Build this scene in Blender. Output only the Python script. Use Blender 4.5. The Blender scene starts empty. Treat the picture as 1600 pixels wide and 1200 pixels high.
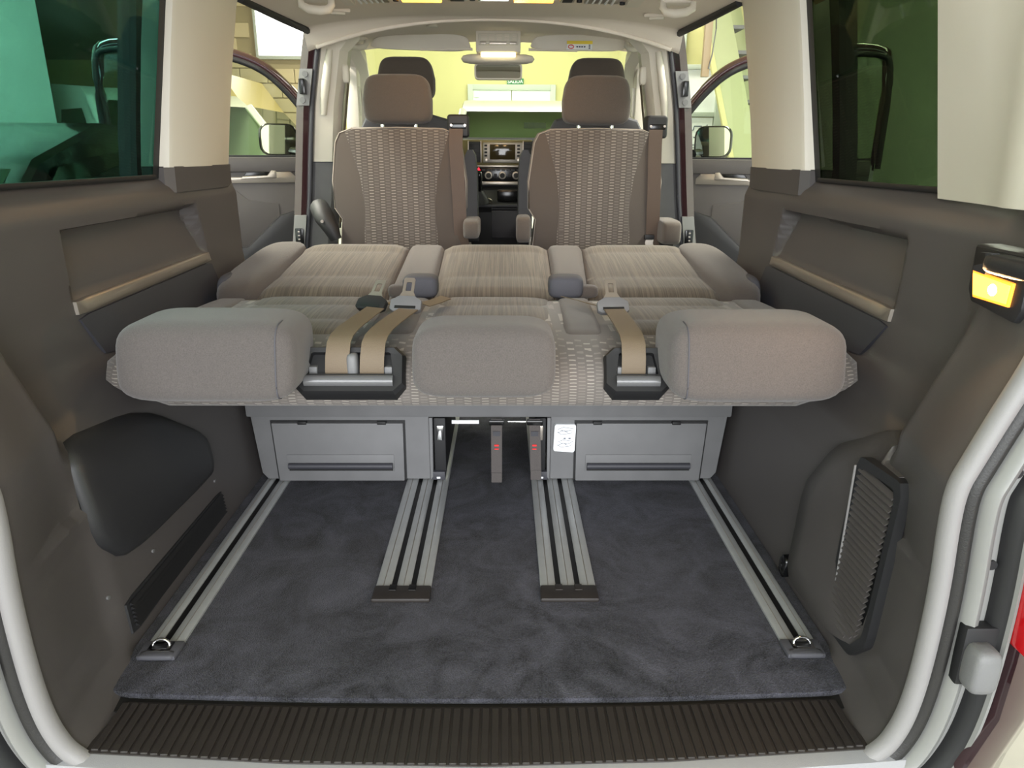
import bpy, bmesh, math, random
from mathutils import Vector, Matrix
random.seed(4)
SC = bpy.context.scene
COL = SC.collection
R = math.radians

# ------------------------------------------------------------------ camera
cd = bpy.data.cameras.new('camera'); cam = bpy.data.objects.new('camera', cd); COL.objects.link(cam)
cd.sensor_fit = 'HORIZONTAL'; cd.sensor_width = 36.0; cd.lens = 36.0 * 1109.0 / 1600.0
cd.clip_start = 0.02; cd.clip_end = 200
cam.matrix_world = Matrix.Translation((0.037, -1.02, 0.90)) @ Matrix.Rotation(R(-0.75), 4, 'Z') @ Matrix.Rotation(R(72.0), 4, 'X') @ Matrix.Rotation(R(0.3), 4, 'Z')
SC.camera = cam
# ------------------------------------------------------------------ light
w = bpy.data.worlds.new('world'); SC.world = w; w.use_nodes = True
w.node_tree.nodes['Background'].inputs[0].default_value = (0.86, 0.93, 1.0, 1)
w.node_tree.nodes['Background'].inputs[1].default_value = 0.75
def area(name, loc, rot, sx, sy, power, col):
    l = bpy.data.lights.new(name, 'AREA'); l.shape = 'RECTANGLE'; l.size = sx; l.size_y = sy; l.energy = power; l.color = col
    o = bpy.data.objects.new(name, l); COL.objects.link(o); o.location = loc; o.rotation_euler = rot; return o
# daylight entering by the garage gate behind the van, and the tube lamps under the garage ceiling
area('gate_daylight', (0, -5.4, 1.7), (R(82), 0, 0), 6.0, 3.4, 480, (0.97, 0.985, 1.0))
area('tube_lamp_light_left', (-2.6, 2.0, 3.35), (0, 0, 0), 0.5, 4.6, 400, (1.0, 0.97, 0.86))
area('tube_lamp_light_right', (2.6, 2.6, 3.35), (0, 0, 0), 0.5, 5.8, 400, (1.0, 0.97, 0.86))
area('tube_lamp_light_front', (0.0, 8.7, 3.35), (0, 0, 0), 5.0, 0.5, 140, (1.0, 0.97, 0.84))
SC.view_settings.view_transform = 'Standard'; SC.view_settings.look = 'None'
SC.view_settings.gamma = 1.0; SC.view_settings.use_curve_mapping = False
SC.view_settings.exposure = 0.45

# ------------------------------------------------------------------ materials
def lin(c):
    return tuple(((x/255)/12.92 if x/255 <= .04045 else ((x/255+.055)/1.055)**2.4) for x in c)
def mat(name, c, rough=.6, metal=0, spec=.5, bump=None, var=None, emit=None, coat=0, sheen=0):
    """c is an sRGB 0-255 colour; bump=(scale,strength), var=(scale,amount)"""
    m = bpy.data.materials.new(name); m.use_nodes = True
    nt = m.node_tree; b = nt.nodes['Principled BSDF']; col = lin(c)
    b.inputs['Base Color'].default_value = (*col, 1); b.inputs['Roughness'].default_value = rough
    b.inputs['Metallic'].default_value = metal; b.inputs['Specular IOR Level'].default_value = spec
    if coat: b.inputs['Coat Weight'].default_value = coat; b.inputs['Coat Roughness'].default_value = .08
    if sheen: b.inputs['Sheen Weight'].default_value = sheen; b.inputs['Sheen Roughness'].default_value = .5
    if bump or var: tc = nt.nodes.new('ShaderNodeTexCoord')
    if bump:
        n = nt.nodes.new('ShaderNodeTexNoise'); n.inputs['Scale'].default_value = bump[0]; n.inputs['Detail'].default_value = 3
        nt.links.new(tc.outputs['Object'], n.inputs['Vector'])
        bp = nt.nodes.new('ShaderNodeBump'); bp.inputs['Strength'].default_value = bump[1]; bp.inputs['Distance'].default_value = .002
        nt.links.new(n.outputs['Fac'], bp.inputs['Height']); nt.links.new(bp.outputs['Normal'], b.inputs['Normal'])
    if var:
        n = nt.nodes.new('ShaderNodeTexNoise'); n.inputs['Scale'].default_value = var[0]; n.inputs['Detail'].default_value = 4
        nt.links.new(tc.outputs['Object'], n.inputs['Vector'])
        r = nt.nodes.new('ShaderNodeValToRGB')
        r.color_ramp.elements[0].position = .3; r.color_ramp.elements[1].position = .7
        r.color_ramp.elements[0].color = (*[x*(1-var[1]) for x in col], 1); r.color_ramp.elements[1].color = (*[min(1, x*(1+var[1])) for x in col], 1)
        nt.links.new(n.outputs['Fac'], r.inputs['Fac']); nt.links.new(r.outputs['Color'], b.inputs['Base Color'])
    if emit:
        b.inputs['Emission Color'].default_value = (*lin(emit[0]), 1); b.inputs['Emission Strength'].default_value = emit[1]
    return m
def math_node(nt, op, a, b=None):
    n = nt.nodes.new('ShaderNodeMath'); n.operation = op
    for i, v in enumerate((a, b)):
        if v is None: continue
        if isinstance(v, (int, float)): n.inputs[i].default_value = v
        else: nt.links.new(v, n.inputs[i])
    return n.outputs[0]
def weave(name, base, dash, col_w=.036, row_h=.0085, vert='Z'):
    """woven cloth: columns of short light dashes, every second column shifted by half a row"""
    m = mat(name, base, .9, bump=(900, .25), sheen=.15); nt = m.node_tree; b = nt.nodes['Principled BSDF']
    tc = nt.nodes.new('ShaderNodeTexCoord'); sp = nt.nodes.new('ShaderNodeSeparateXYZ'); nt.links.new(tc.outputs['Object'], sp.inputs[0])
    ns = nt.nodes.new('ShaderNodeTexNoise'); ns.inputs['Scale'].default_value = 25; nt.links.new(tc.outputs['Object'], ns.inputs['Vector'])
    wob = math_node(nt, 'MULTIPLY', ns.outputs['Fac'], .006)
    u = math_node(nt, 'DIVIDE', math_node(nt, 'ADD', sp.outputs['X'], 20.0), col_w)
    half = math_node(nt, 'MULTIPLY', math_node(nt, 'FLOOR', math_node(nt, 'MULTIPLY', math_node(nt, 'FRACT', u), 2.0)), .5)
    v = math_node(nt, 'ADD', math_node(nt, 'DIVIDE', math_node(nt, 'ADD', math_node(nt, 'ADD', sp.outputs[vert], wob), 20.0), row_h), half)
    row = math_node(nt, 'LESS_THAN', math_node(nt, 'FRACT', v), .27)
    gap = math_node(nt, 'GREATER_THAN', math_node(nt, 'FRACT', math_node(nt, 'MULTIPLY', u, 2.0)), .22)
    odd = math_node(nt, 'ADD', math_node(nt, 'MULTIPLY', half, -1.2), 1.0)
    f = math_node(nt, 'MULTIPLY', math_node(nt, 'MULTIPLY', row, gap), odd)
    mx = nt.nodes.new('ShaderNodeMix'); mx.data_type = 'RGBA'
    nt.links.new(f, mx.inputs['Factor']); mx.inputs['A'].default_value = (*lin(base), 1); mx.inputs['B'].default_value = (*lin(dash), 1)
    nt.links.new(mx.outputs['Result'], b.inputs['Base Color']); return m
def stripes(name, a, c):
    """seat centre cloth: fine uneven stripes running front to back"""
    m = mat(name, a, .92, bump=(700, .3), sheen=.15); nt = m.node_tree; b = nt.nodes['Principled BSDF']
    tc = nt.nodes.new('ShaderNodeTexCoord'); mp = nt.nodes.new('ShaderNodeMapping'); mp.inputs['Scale'].default_value = (330, 5, 5)
    nt.links.new(tc.outputs['Object'], mp.inputs['Vector'])
    n = nt.nodes.new('ShaderNodeTexNoise'); n.inputs['Scale'].default_value = 1; n.inputs['Detail'].default_value = 2; nt.links.new(mp.outputs[0], n.inputs['Vector'])
    r = nt.nodes.new('ShaderNodeValToRGB'); r.color_ramp.elements[0].position = .38; r.color_ramp.elements[1].position = .66
    r.color_ramp.elements[0].color = (*lin(a), 1); r.color_ramp.elements[1].color = (*lin(c), 1)
    nt.links.new(n.outputs['Fac'], r.inputs['Fac']); nt.links.new(r.outputs['Color'], b.inputs['Base Color']); return m
def glass(name, tint, gloss=.035, edge=.9):
    m = bpy.data.materials.new(name); m.use_nodes = True; nt = m.node_tree; nt.nodes.clear()
    o = nt.nodes.new('ShaderNodeOutputMaterial'); t = nt.nodes.new('ShaderNodeBsdfTransparent'); t.inputs[0].default_value = (*tint, 1)
    g = nt.nodes.new('ShaderNodeBsdfGlossy'); g.inputs['Roughness'].default_value = .02
    fr = nt.nodes.new('ShaderNodeLayerWeight'); fr.inputs['Blend'].default_value = .5
    k = math_node(nt, 'ADD', math_node(nt, 'MULTIPLY', math_node(nt, 'POWER', fr.outputs['Facing'], 5.0), edge), gloss)
    mx = nt.nodes.new('ShaderNodeMixShader'); nt.links.new(k, mx.inputs[0]); nt.links.new(t.outputs[0], mx.inputs[1]); nt.links.new(g.outputs[0], mx.inputs[2])
    nt.links.new(mx.outputs[0], o.inputs[0]); return m
def carpet_mat():
    m = mat('carpet_pile', (48, 48, 56), .95, spec=.2, sheen=.12); nt = m.node_tree; b = nt.nodes['Principled BSDF']
    tc = nt.nodes.new('ShaderNodeTexCoord')
    n = nt.nodes.new('ShaderNodeTexNoise'); n.inputs['Scale'].default_value = 6; n.inputs['Detail'].default_value = 9; n.inputs['Roughness'].default_value = .65; n.inputs['Distortion'].default_value = 2.0
    n2 = nt.nodes.new('ShaderNodeTexNoise'); n2.inputs['Scale'].default_value = 420; n2.inputs['Detail'].default_value = 2
    for q in (n, n2): nt.links.new(tc.outputs['Object'], q.inputs['Vector'])
    f = math_node(nt, 'ADD', math_node(nt, 'MULTIPLY', n.outputs['Fac'], .6), math_node(nt, 'MULTIPLY', n2.outputs['Fac'], .4))
    r = nt.nodes.new('ShaderNodeValToRGB'); r.color_ramp.elements[0].position = .36; r.color_ramp.elements[1].position = .68
    r.color_ramp.elements[0].color = (*lin((12, 12, 16)), 1); r.color_ramp.elements[1].color = (*lin((80, 80, 90)), 1)
    nt.links.new(f, r.inputs['Fac']); nt.links.new(r.outputs['Color'], b.inputs['Base Color'])
    bp = nt.nodes.new('ShaderNodeBump'); bp.inputs['Strength'].default_value = .9; bp.inputs['Distance'].default_value = .004
    nt.links.new(n2.outputs['Fac'], bp.inputs['Height']); nt.links.new(bp.outputs['Normal'], b.inputs['Normal']); return m
M = dict(
    dark=mat('charcoal_plastic', (78, 74, 73), .42, bump=(600, .12), var=(3, .06)),
    darker=mat('black_plastic', (38, 38, 40), .45, bump=(600, .12)),
    panel=mat('anthracite_vinyl', (56, 56, 62), .55, bump=(500, .15)),
    base=mat('grey_seat_plastic', (106, 106, 107), .55, bump=(700, .2), var=(14, .06)),
    beige=mat('beige_trim', (212, 206, 192), .5, bump=(900, .06)),
    liner=mat('beige_headliner', (226, 216, 204), .9, bump=(900, .2)),
    liner2=mat('beige_plastic', (222, 214, 202), .5),
    fabric=mat('taupe_cloth', (82, 77, 75), .95, bump=(900, .5), var=(500, .18), sheen=.2),
    fabric2=mat('brown_grey_cloth', (78, 70, 64), .95, bump=(900, .5), var=(500, .12), sheen=.2),
    fabric3=mat('slate_cloth', (74, 74, 80), .8, bump=(600, .3)),
    weave=weave('woven_dash_cloth', (82, 75, 70), (140, 132, 122), .041, .0105),
    weave2=weave('fine_woven_dash_cloth', (98, 92, 88), (142, 136, 128), .034, .0062),
    stripe=stripes('striped_cloth', (72, 64, 55), (98, 88, 75)),
    belt=mat('seat_belt_webbing', (104, 90, 72), .6, bump=(700, .4)),
    beltb=mat('brown_belt_webbing', (74, 58, 46), .6, bump=(700, .4)),
    alu=mat('anodised_aluminium', (178, 180, 180), .35, metal=.35, var=(30, .05)),
    slot=mat('rail_slot_black', (14, 14, 15), .5),
    pipe=mat('pale_piping', (150, 142, 132), .8),
    barm=mat('satin_dark_plastic', (92, 92, 94), .22),
    chrome=mat('chrome', (225, 225, 225), .12, metal=1),
    satin=mat('satin_silver', (176, 168, 158), .32, metal=.8),
    black=mat('gloss_black', (16, 16, 17), .18),
    blackm=mat('matt_black', (22, 22, 24), .6),
    rubber=mat('black_rubber', (30, 29, 28), .5, bump=(400, .2)),
    ribbed=mat('sill_plastic', (44, 40, 38), .45, bump=(500, .15), var=(40, .1)),
    seal=mat('grey_door_seal', (128, 126, 126), .55, bump=(500, .1)),
    gutter=mat('primer_grey_paint', (126, 126, 124), .35),
    paint=mat('burgundy_black_paint', (52, 30, 34), .12, coat=1.0),
    white=mat('white_paint', (196, 196, 184), .25, coat=.5),
    sandy=mat('sand_beige_paint', (178, 160, 106), .35),
    navy=mat('black_car_paint', (20, 20, 22), .15, coat=.6),
    sill=mat('silver_grey_sill', (140, 140, 143), .45, bump=(900, .2)),
    red=mat('red_lens', (190, 16, 24), .15, coat=.5),
    redp=mat('red_print', (220, 40, 40), .5),
    yellow=mat('yellow_print', (236, 210, 60), .5),
    green=mat('green_print', (30, 110, 60), .5),
    blue=mat('dark_line_print', (70, 80, 95), .6),
    paper=mat('white_label', (236, 238, 240), .5),
    screen=mat('screen_glass', (60, 50, 30), .08),
    amber=mat('amber_lamp_lens', (255, 170, 60), .3, emit=((255, 150, 40), 9.0)),
    amberdim=mat('amber_lamp_rim', (255, 176, 70), .3, emit=((255, 140, 40), 1.6)),
    bulb=mat('lamp_bulb', (255, 240, 200), .3, emit=((255, 225, 160), 40.0)),
    hot=mat('ceiling_lamp_lens', (255, 200, 90), .3, emit=((255, 176, 50), 6.0)),
    warm=mat('front_lamp_lens', (255, 244, 190), .3, emit=((255, 240, 180), 1.6)),
    wall=mat('cream_green_wall', (188, 184, 132), .9, var=(1.2, .04)),
    wallteal=mat('pale_green_wall', (216, 228, 218), .9, var=(2, .06)),
    block=mat('painted_block', (188, 176, 142), .9, bump=(60, .4), var=(3, .05)),
    mortar=mat('mortar', (150, 140, 110), .95),
    concrete=mat('garage_concrete', (128, 126, 120), .8, var=(2, .12)),
    daylight=mat('daylit_window', (250, 250, 250), .4, emit=((255, 255, 255), 3.0)),
    steel=mat('grey_green_frame', (170, 178, 168), .5),
    stair=mat('pale_green_stair', (160, 166, 126), .6),
    tube=mat('tube_lamp', (255, 255, 235), .4, emit=((255, 250, 215), 4.0)),
    clear=glass('clear_glass', (.94, .97, .93)),
    tint=glass('green_tinted_glass', (.26, .45, .43), .012, .3),
    tint2=glass('dark_tinted_glass', (.22, .26, .19), .012, .3),
    green_glass=glass('pale_green_glass', (.86, .92, .84)),
    ws=mat('van_window_dark', (46, 62, 46), .06, coat=.3),
    vanglass=glass('van_windscreen_glass', (.72, .86, .68), .05, .9),
    mirror=mat('mirror_silver', (225, 230, 225), .03, metal=1),
)

# ------------------------------------------------------------------ mesh helpers
WP = {}     # world position of every object (all unrotated, unscaled)
def link(name, me, m, parent, loc, smooth=None):
    o = bpy.data.objects.new(name, me); COL.objects.link(o); o.location = loc
    if parent is not None:
        o.parent = parent; o.location = Vector(loc) - WP[parent.name]
    WP[o.name] = Vector(loc)
    if m is not None and not me.materials: me.materials.append(M[m] if isinstance(m, str) else m)
    return o
def mesh(name, vs, fs, m, parent=None, smooth=35, bevel=0, seg=2, subsurf=0):
    vs = [Vector(v) for v in vs]
    lo = Vector((min(v.x for v in vs), min(v.y for v in vs), min(v.z for v in vs))); hi = Vector((max(v.x for v in vs), max(v.y for v in vs), max(v.z for v in vs)))
    c = (lo + hi) / 2
    me = bpy.data.meshes.new(name)
    bm = bmesh.new(); bv = [bm.verts.new(v - c) for v in vs]
    for f in fs:
        try: bm.faces.new([bv[i] for i in f])
        except ValueError: pass
    bmesh.ops.remove_doubles(bm, verts=bm.verts, dist=1e-6)
    bmesh.ops.recalc_face_normals(bm, faces=bm.faces)
    if bevel: bmesh.ops.bevel(bm, geom=list(bm.edges), offset=bevel, segments=seg, profile=.6, affect='EDGES', clamp_overlap=True)
    if smooth:
        for f in bm.faces: f.smooth = True
        ca = math.radians(smooth)
        for e in bm.edges:
            if len(e.link_faces) == 2 and e.calc_face_angle(0) > ca: e.smooth = False
    bm.to_mesh(me); bm.free()
    o = link(name, me, m, parent, c)
    if subsurf:
        s = o.modifiers.new('subdivision', 'SUBSURF'); s.levels = subsurf; s.render_levels = subsurf
    return o
def again(src, loc, parent=None, name=None):
    """another object that shares the mesh of src, at world position loc"""
    o = src.copy(); COL.objects.link(o); o.parent = parent
    WP[o.name] = Vector(loc); o.location = Vector(loc) - (WP[parent.name] if parent else Vector())
    return o
def tag(o, label=None, cat=None, group=None, kind=None):
    if label: o['label'] = label
    if cat: o['category'] = cat
    if group: o['group'] = group
    if kind: o['kind'] = kind
    return o
def thing(name, loc, label, cat, group=None):
    o = bpy.data.objects.new(name, None); COL.objects.link(o); o.empty_display_size = .05; o.location = loc; WP[o.name] = Vector(loc)
    return tag(o, label, cat, group)
def struct(o, label, cat): return tag(o, label, cat, None, 'structure')
BOXF = [(0, 1, 3, 2), (4, 6, 7, 5), (0, 4, 5, 1), (2, 3, 7, 6), (0, 2, 6, 4), (1, 5, 7, 3)]
def box(name, lo, hi, m, parent=None, bevel=.002, seg=2, rot=None):
    vs = [Vector((x, y, z)) for x in (lo[0], hi[0]) for y in (lo[1], hi[1]) for z in (lo[2], hi[2])]
    if rot:
        c = (Vector(lo) + Vector(hi)) / 2; mt = Matrix.Rotation(rot[1], 3, rot[0]); vs = [mt @ (v - c) + c for v in vs]
    return mesh(name, vs, BOXF, m, parent, bevel=bevel, seg=seg)
def loft(name, secs, m, parent=None, closed=True, caps=True, smooth=40, loop=False, subsurf=0, bevel=0):
    n = len(secs[0]); vs = [p for s in secs for p in s]; fs = []
    for a in range(len(secs) if loop else len(secs) - 1):
        b = (a + 1) % len(secs)
        for i in range(n if closed else n - 1):
            j = (i + 1) % n; fs.append((a*n+i, a*n+j, b*n+j, b*n+i))
    if caps and closed and not loop: fs += [tuple(range(n))[::-1], tuple(range((len(secs)-1)*n, len(secs)*n))]
    return mesh(name, vs, fs, m, parent, smooth, subsurf=subsurf, bevel=bevel)
def prism(name, pts, lo, hi, axis, m, parent=None, bevel=.002, smooth=35):
    """polygon pts (in the two other axes, in order) pushed from lo to hi along axis"""
    def p3(p, t): return {'x': (t, p[0], p[1]), 'y': (p[0], t, p[1]), 'z': (p[0], p[1], t)}[axis]
    n = len(pts); vs = [p3(p, lo) for p in pts] + [p3(p, hi) for p in pts]
    fs = [tuple(range(n)), tuple(range(n, 2*n))] + [(i, (i+1) % n, n+(i+1) % n, n+i) for i in range(n)]
    return mesh(name, vs, fs, m, parent, smooth, bevel)
def chaikin(pts, it=2, closed=True, k=.25):
    for _ in range(it):
        out = []
        for i in range(len(pts) if closed else len(pts) - 1):
            a, b = Vector(pts[i]), Vector(pts[(i+1) % len(pts)]); out += [a.lerp(b, k), a.lerp(b, 1-k)]
        if not closed: out = [Vector(pts[0])] + out + [Vector(pts[-1])]
        pts = out
    return pts
def rrect(w, h, r, n=5, cx=0, cy=0):
    out = []
    for sx, sy, a0 in ((1, 1, 0), (-1, 1, 90), (-1, -1, 180), (1, -1, 270)):
        for i in range(n):
            a = R(a0 + 90*i/(n-1)); out.append((cx + sx*(w/2-r) + r*math.cos(a), cy + sy*(h/2-r) + r*math.sin(a)))
    return out
def tube(name, path, r, m, parent=None, n=8, closed=False, flat=1.0):
    path = [Vector(p) for p in path]; secs = []; L = len(path); up = Vector((0, 0, 1))
    for i, p in enumerate(path):
        t = (path[(i+1) % L] - path[i-1]) if (closed or 0 < i < L-1) else (path[1]-path[0] if i == 0 else path[-1]-path[-2])
        t.normalize(); s = t.cross(up)
        if s.length < .05: s = t.cross(Vector((0, 1, 0)))
        s.normalize(); u = s.cross(t); rr = r[i] if isinstance(r, (list, tuple)) else r
        secs.append([p + s*rr*math.cos(2*math.pi*k/n) + u*rr*flat*math.sin(2*math.pi*k/n) for k in range(n)])
    return loft(name, secs, m, parent, loop=closed, smooth=60)
def band(name, path, width, th, m, parent=None):
    """a strap: path of (centre, width direction)"""
    secs = []
    P = [(Vector(a), Vector(b).normalized()) for a, b in path]
    for i, (p, wd) in enumerate(P):
        t = (P[min(i+1, len(P)-1)][0] - P[max(i-1, 0)][0]).normalized(); nn = wd.cross(t).normalized()
        secs.append([p + wd*width/2 + nn*th/2, p - wd*width/2 + nn*th/2, p - wd*width/2 - nn*th/2, p + wd*width/2 - nn*th/2])
    return loft(name, secs, m, parent, smooth=50)
def pillow(name, c, s, m, parent=None, e=(.35, .35), nu=28, nv=16, fn=None, rot=None):
    """superellipsoid cushion, s = full sizes, e = roundness (1 = ellipsoid, .2 = boxy)"""
    def pw(x, k): return math.copysign(abs(x)**k, x)
    c = Vector(c); secs = []; mt = Matrix.Rotation(rot[1], 3, rot[0]) if rot else Matrix.Identity(3)
    for j in range(nv+1):
        ph = -math.pi/2 + math.pi*j/nv; row = []
        for i in range(nu):
            th = 2*math.pi*i/nu
            p = Vector((s[0]/2*pw(math.cos(ph), e[1])*pw(math.cos(th), e[0]), s[1]/2*pw(math.cos(ph), e[1])*pw(math.sin(th), e[0]), s[2]/2*pw(math.sin(ph), e[1])))
            if fn: p = fn(p)
            row.append(mt @ p + c)
        secs.append(row)
    return loft(name, secs, m, parent, caps=False, smooth=60)
def disc(name, c, r, d, axis, m, parent=None, n=20, bevel=0):
    pts = [(c0 + r*math.cos(2*math.pi*i/n), c1 + r*math.sin(2*math.pi*i/n)) for i in range(n) for c0, c1 in [{'x': (c[1], c[2]), 'y': (c[0], c[2]), 'z': (c[0], c[1])}[axis]]]
    k = {'x': 0, 'y': 1, 'z': 2}[axis]
    return prism(name, pts, c[k]-d/2, c[k]+d/2, axis, m, parent, bevel)
def interp(x, tab):
    if x <= tab[0][0]: return tab[0][1]
    for (a, b), (c, d) in zip(tab, tab[1:]):
        if x <= c: return b + (d-b)*(x-a)/(c-a)
    return tab[-1][1]
def sstep(a, b, x):
    t = max(0, min(1, (x-a)/(b-a))); return t*t*(3-2*t)
def text(name, s, size, mt, m, parent, depth=.0005):
    """lettering as a mesh; mt maps the text plane (x right, y up) into the world"""
    cu = bpy.data.curves.new(name, 'FONT'); cu.body = s; cu.size = size; cu.align_x = 'CENTER'; cu.align_y = 'CENTER'; cu.extrude = depth
    t = bpy.data.objects.new(name, cu); COL.objects.link(t); dg = bpy.context.evaluated_depsgraph_get()
    tm = t.evaluated_get(dg).to_mesh(); vs = [mt @ v.co for v in tm.vertices]; fs = [tuple(p.vertices) for p in tm.polygons]
    COL.objects.unlink(t); bpy.data.objects.remove(t)
    return mesh(name, vs, fs, m, parent, smooth=0)

# ================================================================== VAN SHELL
def contour(z):            # inner half width of the tailgate opening
    return interp(z, [(-.03, .60), (0, .635), (.03, .655), (.09, .668), (.26, .674), (.40, .664), (.46, .664), (.56, .70), (.644, .733), (.8, .77), (1.3, .74)])
def basew(z):              # inner half width of the load bay wall
    return interp(z, [(0, .668), (.05, .672), (.3, .692), (.40, .712), (.44, .76), (.52, .79), (.60, .80), (.78, .80), (.81, .812), (.84, .845)])
POCKET = {-1: [(.352, .618), (1.018, .628), (.974, .763), (.352, .757)], 1: [(.335, .612), (.995, .625), (.955, .760), (.332, .752)]}
def inside(poly, y, z):    # distance inside a convex counter-clockwise polygon
    d = 9
    for i in range(len(poly)):
        a, b = poly[i], poly[(i+1) % len(poly)]; ey, ez = b[0]-a[0], b[1]-a[1]; l = math.hypot(ey, ez)
        d = min(d, (ey*(z-a[1]) - ez*(y-a[0]))/l)
    return d
def W(side, y, z):
    b = basew(z); cz = contour(z)
    d = cz + (.036 if z > .3 else .02)*sstep(-.12, .08, y)
    t = sstep(.07, .135, y + .10*max(0, z-.45))
    x = d + (b-d)*t
    k = inside(POCKET[side], y, z)
    if k > 0:
        h = (z-.62)/.14
        x += (.012 + .034*sstep(0, 1.0, h))*sstep(0, .010, k)
    return x
def wall_patch(name, side, poly, m, parent, off=.008, rings=((1, -.004), (.992, 1), (.9, 1.15), (.6, 1.3), (.25, 1.35)), it=2, k=.2, minw=0):
    """panel lying on the wall; poly in (y,z), off = how proud it stands"""
    pts = chaikin([Vector((a, b)) for a, b in poly], it, True, k); c = sum(pts, Vector((0, 0)))/len(pts); secs = []
    for s, o in rings:
        row = []
        for p in pts:
            q = c + (p-c)*s; row.append((side*(W(side, q.x, q.y) - (o*off if o > 0 else o)), q.x, q.y))
        secs.append(row)
    return loft(name, secs, m, parent, smooth=50)
ys = [-.12 + 1.41*i/176 for i in range(177)]; zs = [-.03 + .87*i/96 for i in range(97)]
walls = {}
for side, nm, lab in ((-1, 'wall_left', 'charcoal moulded side panel on the left of the load bay'), (1, 'wall_right', 'charcoal moulded side panel on the right of the load bay')):
    secs = [[(side*W(side, y, z), y, z) for z in zs] for y in ys]
    # step-entry jamb at the sliding door
    secs.append([(side*(basew(z)+.012), 1.302, z) for z in zs]); secs.append([(side*.90, 1.31, z) for z in zs])
    walls[side] = struct(loft(nm, secs, 'dark', None, closed=False, caps=False, smooth=60), lab, 'wall')
    wl = walls[side]
    # satin strip and vinyl panel under the stowage pocket
    pk = POCKET[side]
    a, b = pk[0], pk[1]
    wall_patch('pocket_strip', side, [(a[0], a[1]-.025), (b[0]+.006, b[1]-.022), (b[0]-.002, b[1]+.004), (a[0]-.002, a[1]+.004)], 'satin', wl, .006, it=1, k=.06)
    wall_patch('lower_panel', side, [(.40, .50), (1.06, .50), (1.026, b[1]-.026), (a[0], a[1]-.029)], 'panel', wl, .004, it=1, k=.05)
    # window sill bead
    tube('sill_bead', [(side*.836, y, .840) for y in (-.08, .2, .5, .84)], .006, 'blackm', wl, 6)

# left: bulging stowage lid and long low vent
wl = walls[-1]
wall_patch('stowage_lid', -1, [(.098, .235), (.16, .165), (.57, .150), (.592, .175), (.585, .25), (.36, .40), (.10, .425)], 'darker', wl, .008, rings=((1, -.004), (.99, .9), (.93, 2.0), (.8, 2.6), (.5, 2.8), (.2, 2.9)), it=2, k=.16)
vt = wall_patch('vent_frame', -1, [(.125, .022), (.585, .036), (.606, .090), (.128, .092)], 'darker', wl, .004, it=1, k=.06)
for i in range(6):
    z0 = .036 + .009*i
    prism('slat', [(-(W(-1, .3, z0)-.004), z0), (-(W(-1, .3, z0)-.013), z0+.001), (-(W(-1, .3, z0)-.006), z0+.0065)], .138, .592, 'y', 'blackm', vt, 0)
for y in (.10, .26, .585):
    disc('panel_clip', (-(W(-1, y, .125)-.001), y, .125), .004, .004, 'x', 'base', wl, 10)
# right: wheel arch cover with louvre grille
wr = walls[1]
cov = wall_patch('wheel_arch_cover', 1, [(.335, .015), (.345, .235), (.27, .355), (.16, .435), (.105, .430), (.098, .395), (.022, .400), (.012, .060), (.14, .020)], 'dark', wr, .010, rings=((1, -.004), (.99, .8), (.97, 1.2), (.7, 1.3), (.3, 1.3)), it=1, k=.12)
def gx(y, z, d=0): return .668 + .012*(z-.05)/.33 - d
og = chaikin([Vector(p) for p in ((.152, .030), (.150, .388), (.000, .400), (.004, .085), (.045, .036))], 2, True, .08)
ig = [Vector((.079, .21)) + Vector(((p.x-.079)*.80, (p.y-.21)*.90)) for p in og]
gf = loft('grille_frame', [[(gx(p.x, p.y, d), p.x, p.y) for p in pl] for pl, d in ((og, -.014), (og, .004), (ig, .004), (ig, -.006))], 'darker', cov, loop=True, smooth=30)
mesh('grille_well', [(gx(p.x, p.y, -.003), p.x, p.y) for p in ig], [tuple(range(len(ig)))], 'slot', cov)
NS = 26
for i in range(NS):
    z0 = .052 + .318*(i+.4)/NS; f = (z0-.05)/.33
    ya, yb_ = max(.024, .040-.0*f) - .022*f + (.030 if i == 0 else .012 if i == 1 else 0), .136
    x0 = gx(.1, z0, -.002); vs = []
    for y in (ya, yb_): vs += [(x0, y, z0+.0080), (x0-.0085, y, z0+.0015), (x0-.0080, y, z0-.0010), (x0, y, z0+.0050)]
    mesh('slat', vs, [(0, 1, 2, 3), (4, 5, 6, 7), (0, 1, 5, 4), (1, 2, 6, 5), (2, 3, 7, 6), (3, 0, 4, 7)], 'dark', gf)
box('grille_lit_edge', (.6665, .1365, .056), (.670, .1385, .372), 'seal', gf, 0)  # pale strip added, standing in for light caught between the slat ends
sk = wall_patch('power_socket', 1, [(.332, .010), (.330, .055), (.352, .060), (.362, .045), (.358, .014)], 'black', wr, .014, it=1, k=.15)
disc('socket_hole', (W(1, .345, .033)-.017, .345, .036), .006, .006, 'x', 'slot', sk, 12)

# floor, carpet, sill
fl = struct(box('floor', (-.86, -.03, -.06), (.86, 3.95, -.012), 'rubber', None, 0), 'van floor pan under the dark carpet', 'floor')
cp = chaikin([Vector((-.655, 0.0)), Vector((-.30, -.014)), Vector((0, -.018)), Vector((.30, -.016)), Vector((.652, -.002)), Vector((.668, .06)), Vector((.67, 1.7)), Vector((-.67, 1.7)), Vector((-.668, .07))], 2, True, .12)
prism('carpet', [(p.x, p.y) for p in cp], -.012, 0.0, 'z', carpet_mat(), fl, .004)
sp = thing('sill_plate', (0, -.085, -.02), 'ribbed black plastic sill plate along the tailgate edge of the carpet', 'sill plate')
prism('plate', [(-.612, -.012), (-.3, -.024), (0, -.028), (.3, -.025), (.612, -.012), (.632, -.122), (.3, -.145), (0, -.153), (-.3, -.145), (-.632, -.122)], -.024, -.0070, 'z', 'ribbed', sp, .002)
rib0 = None
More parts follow.
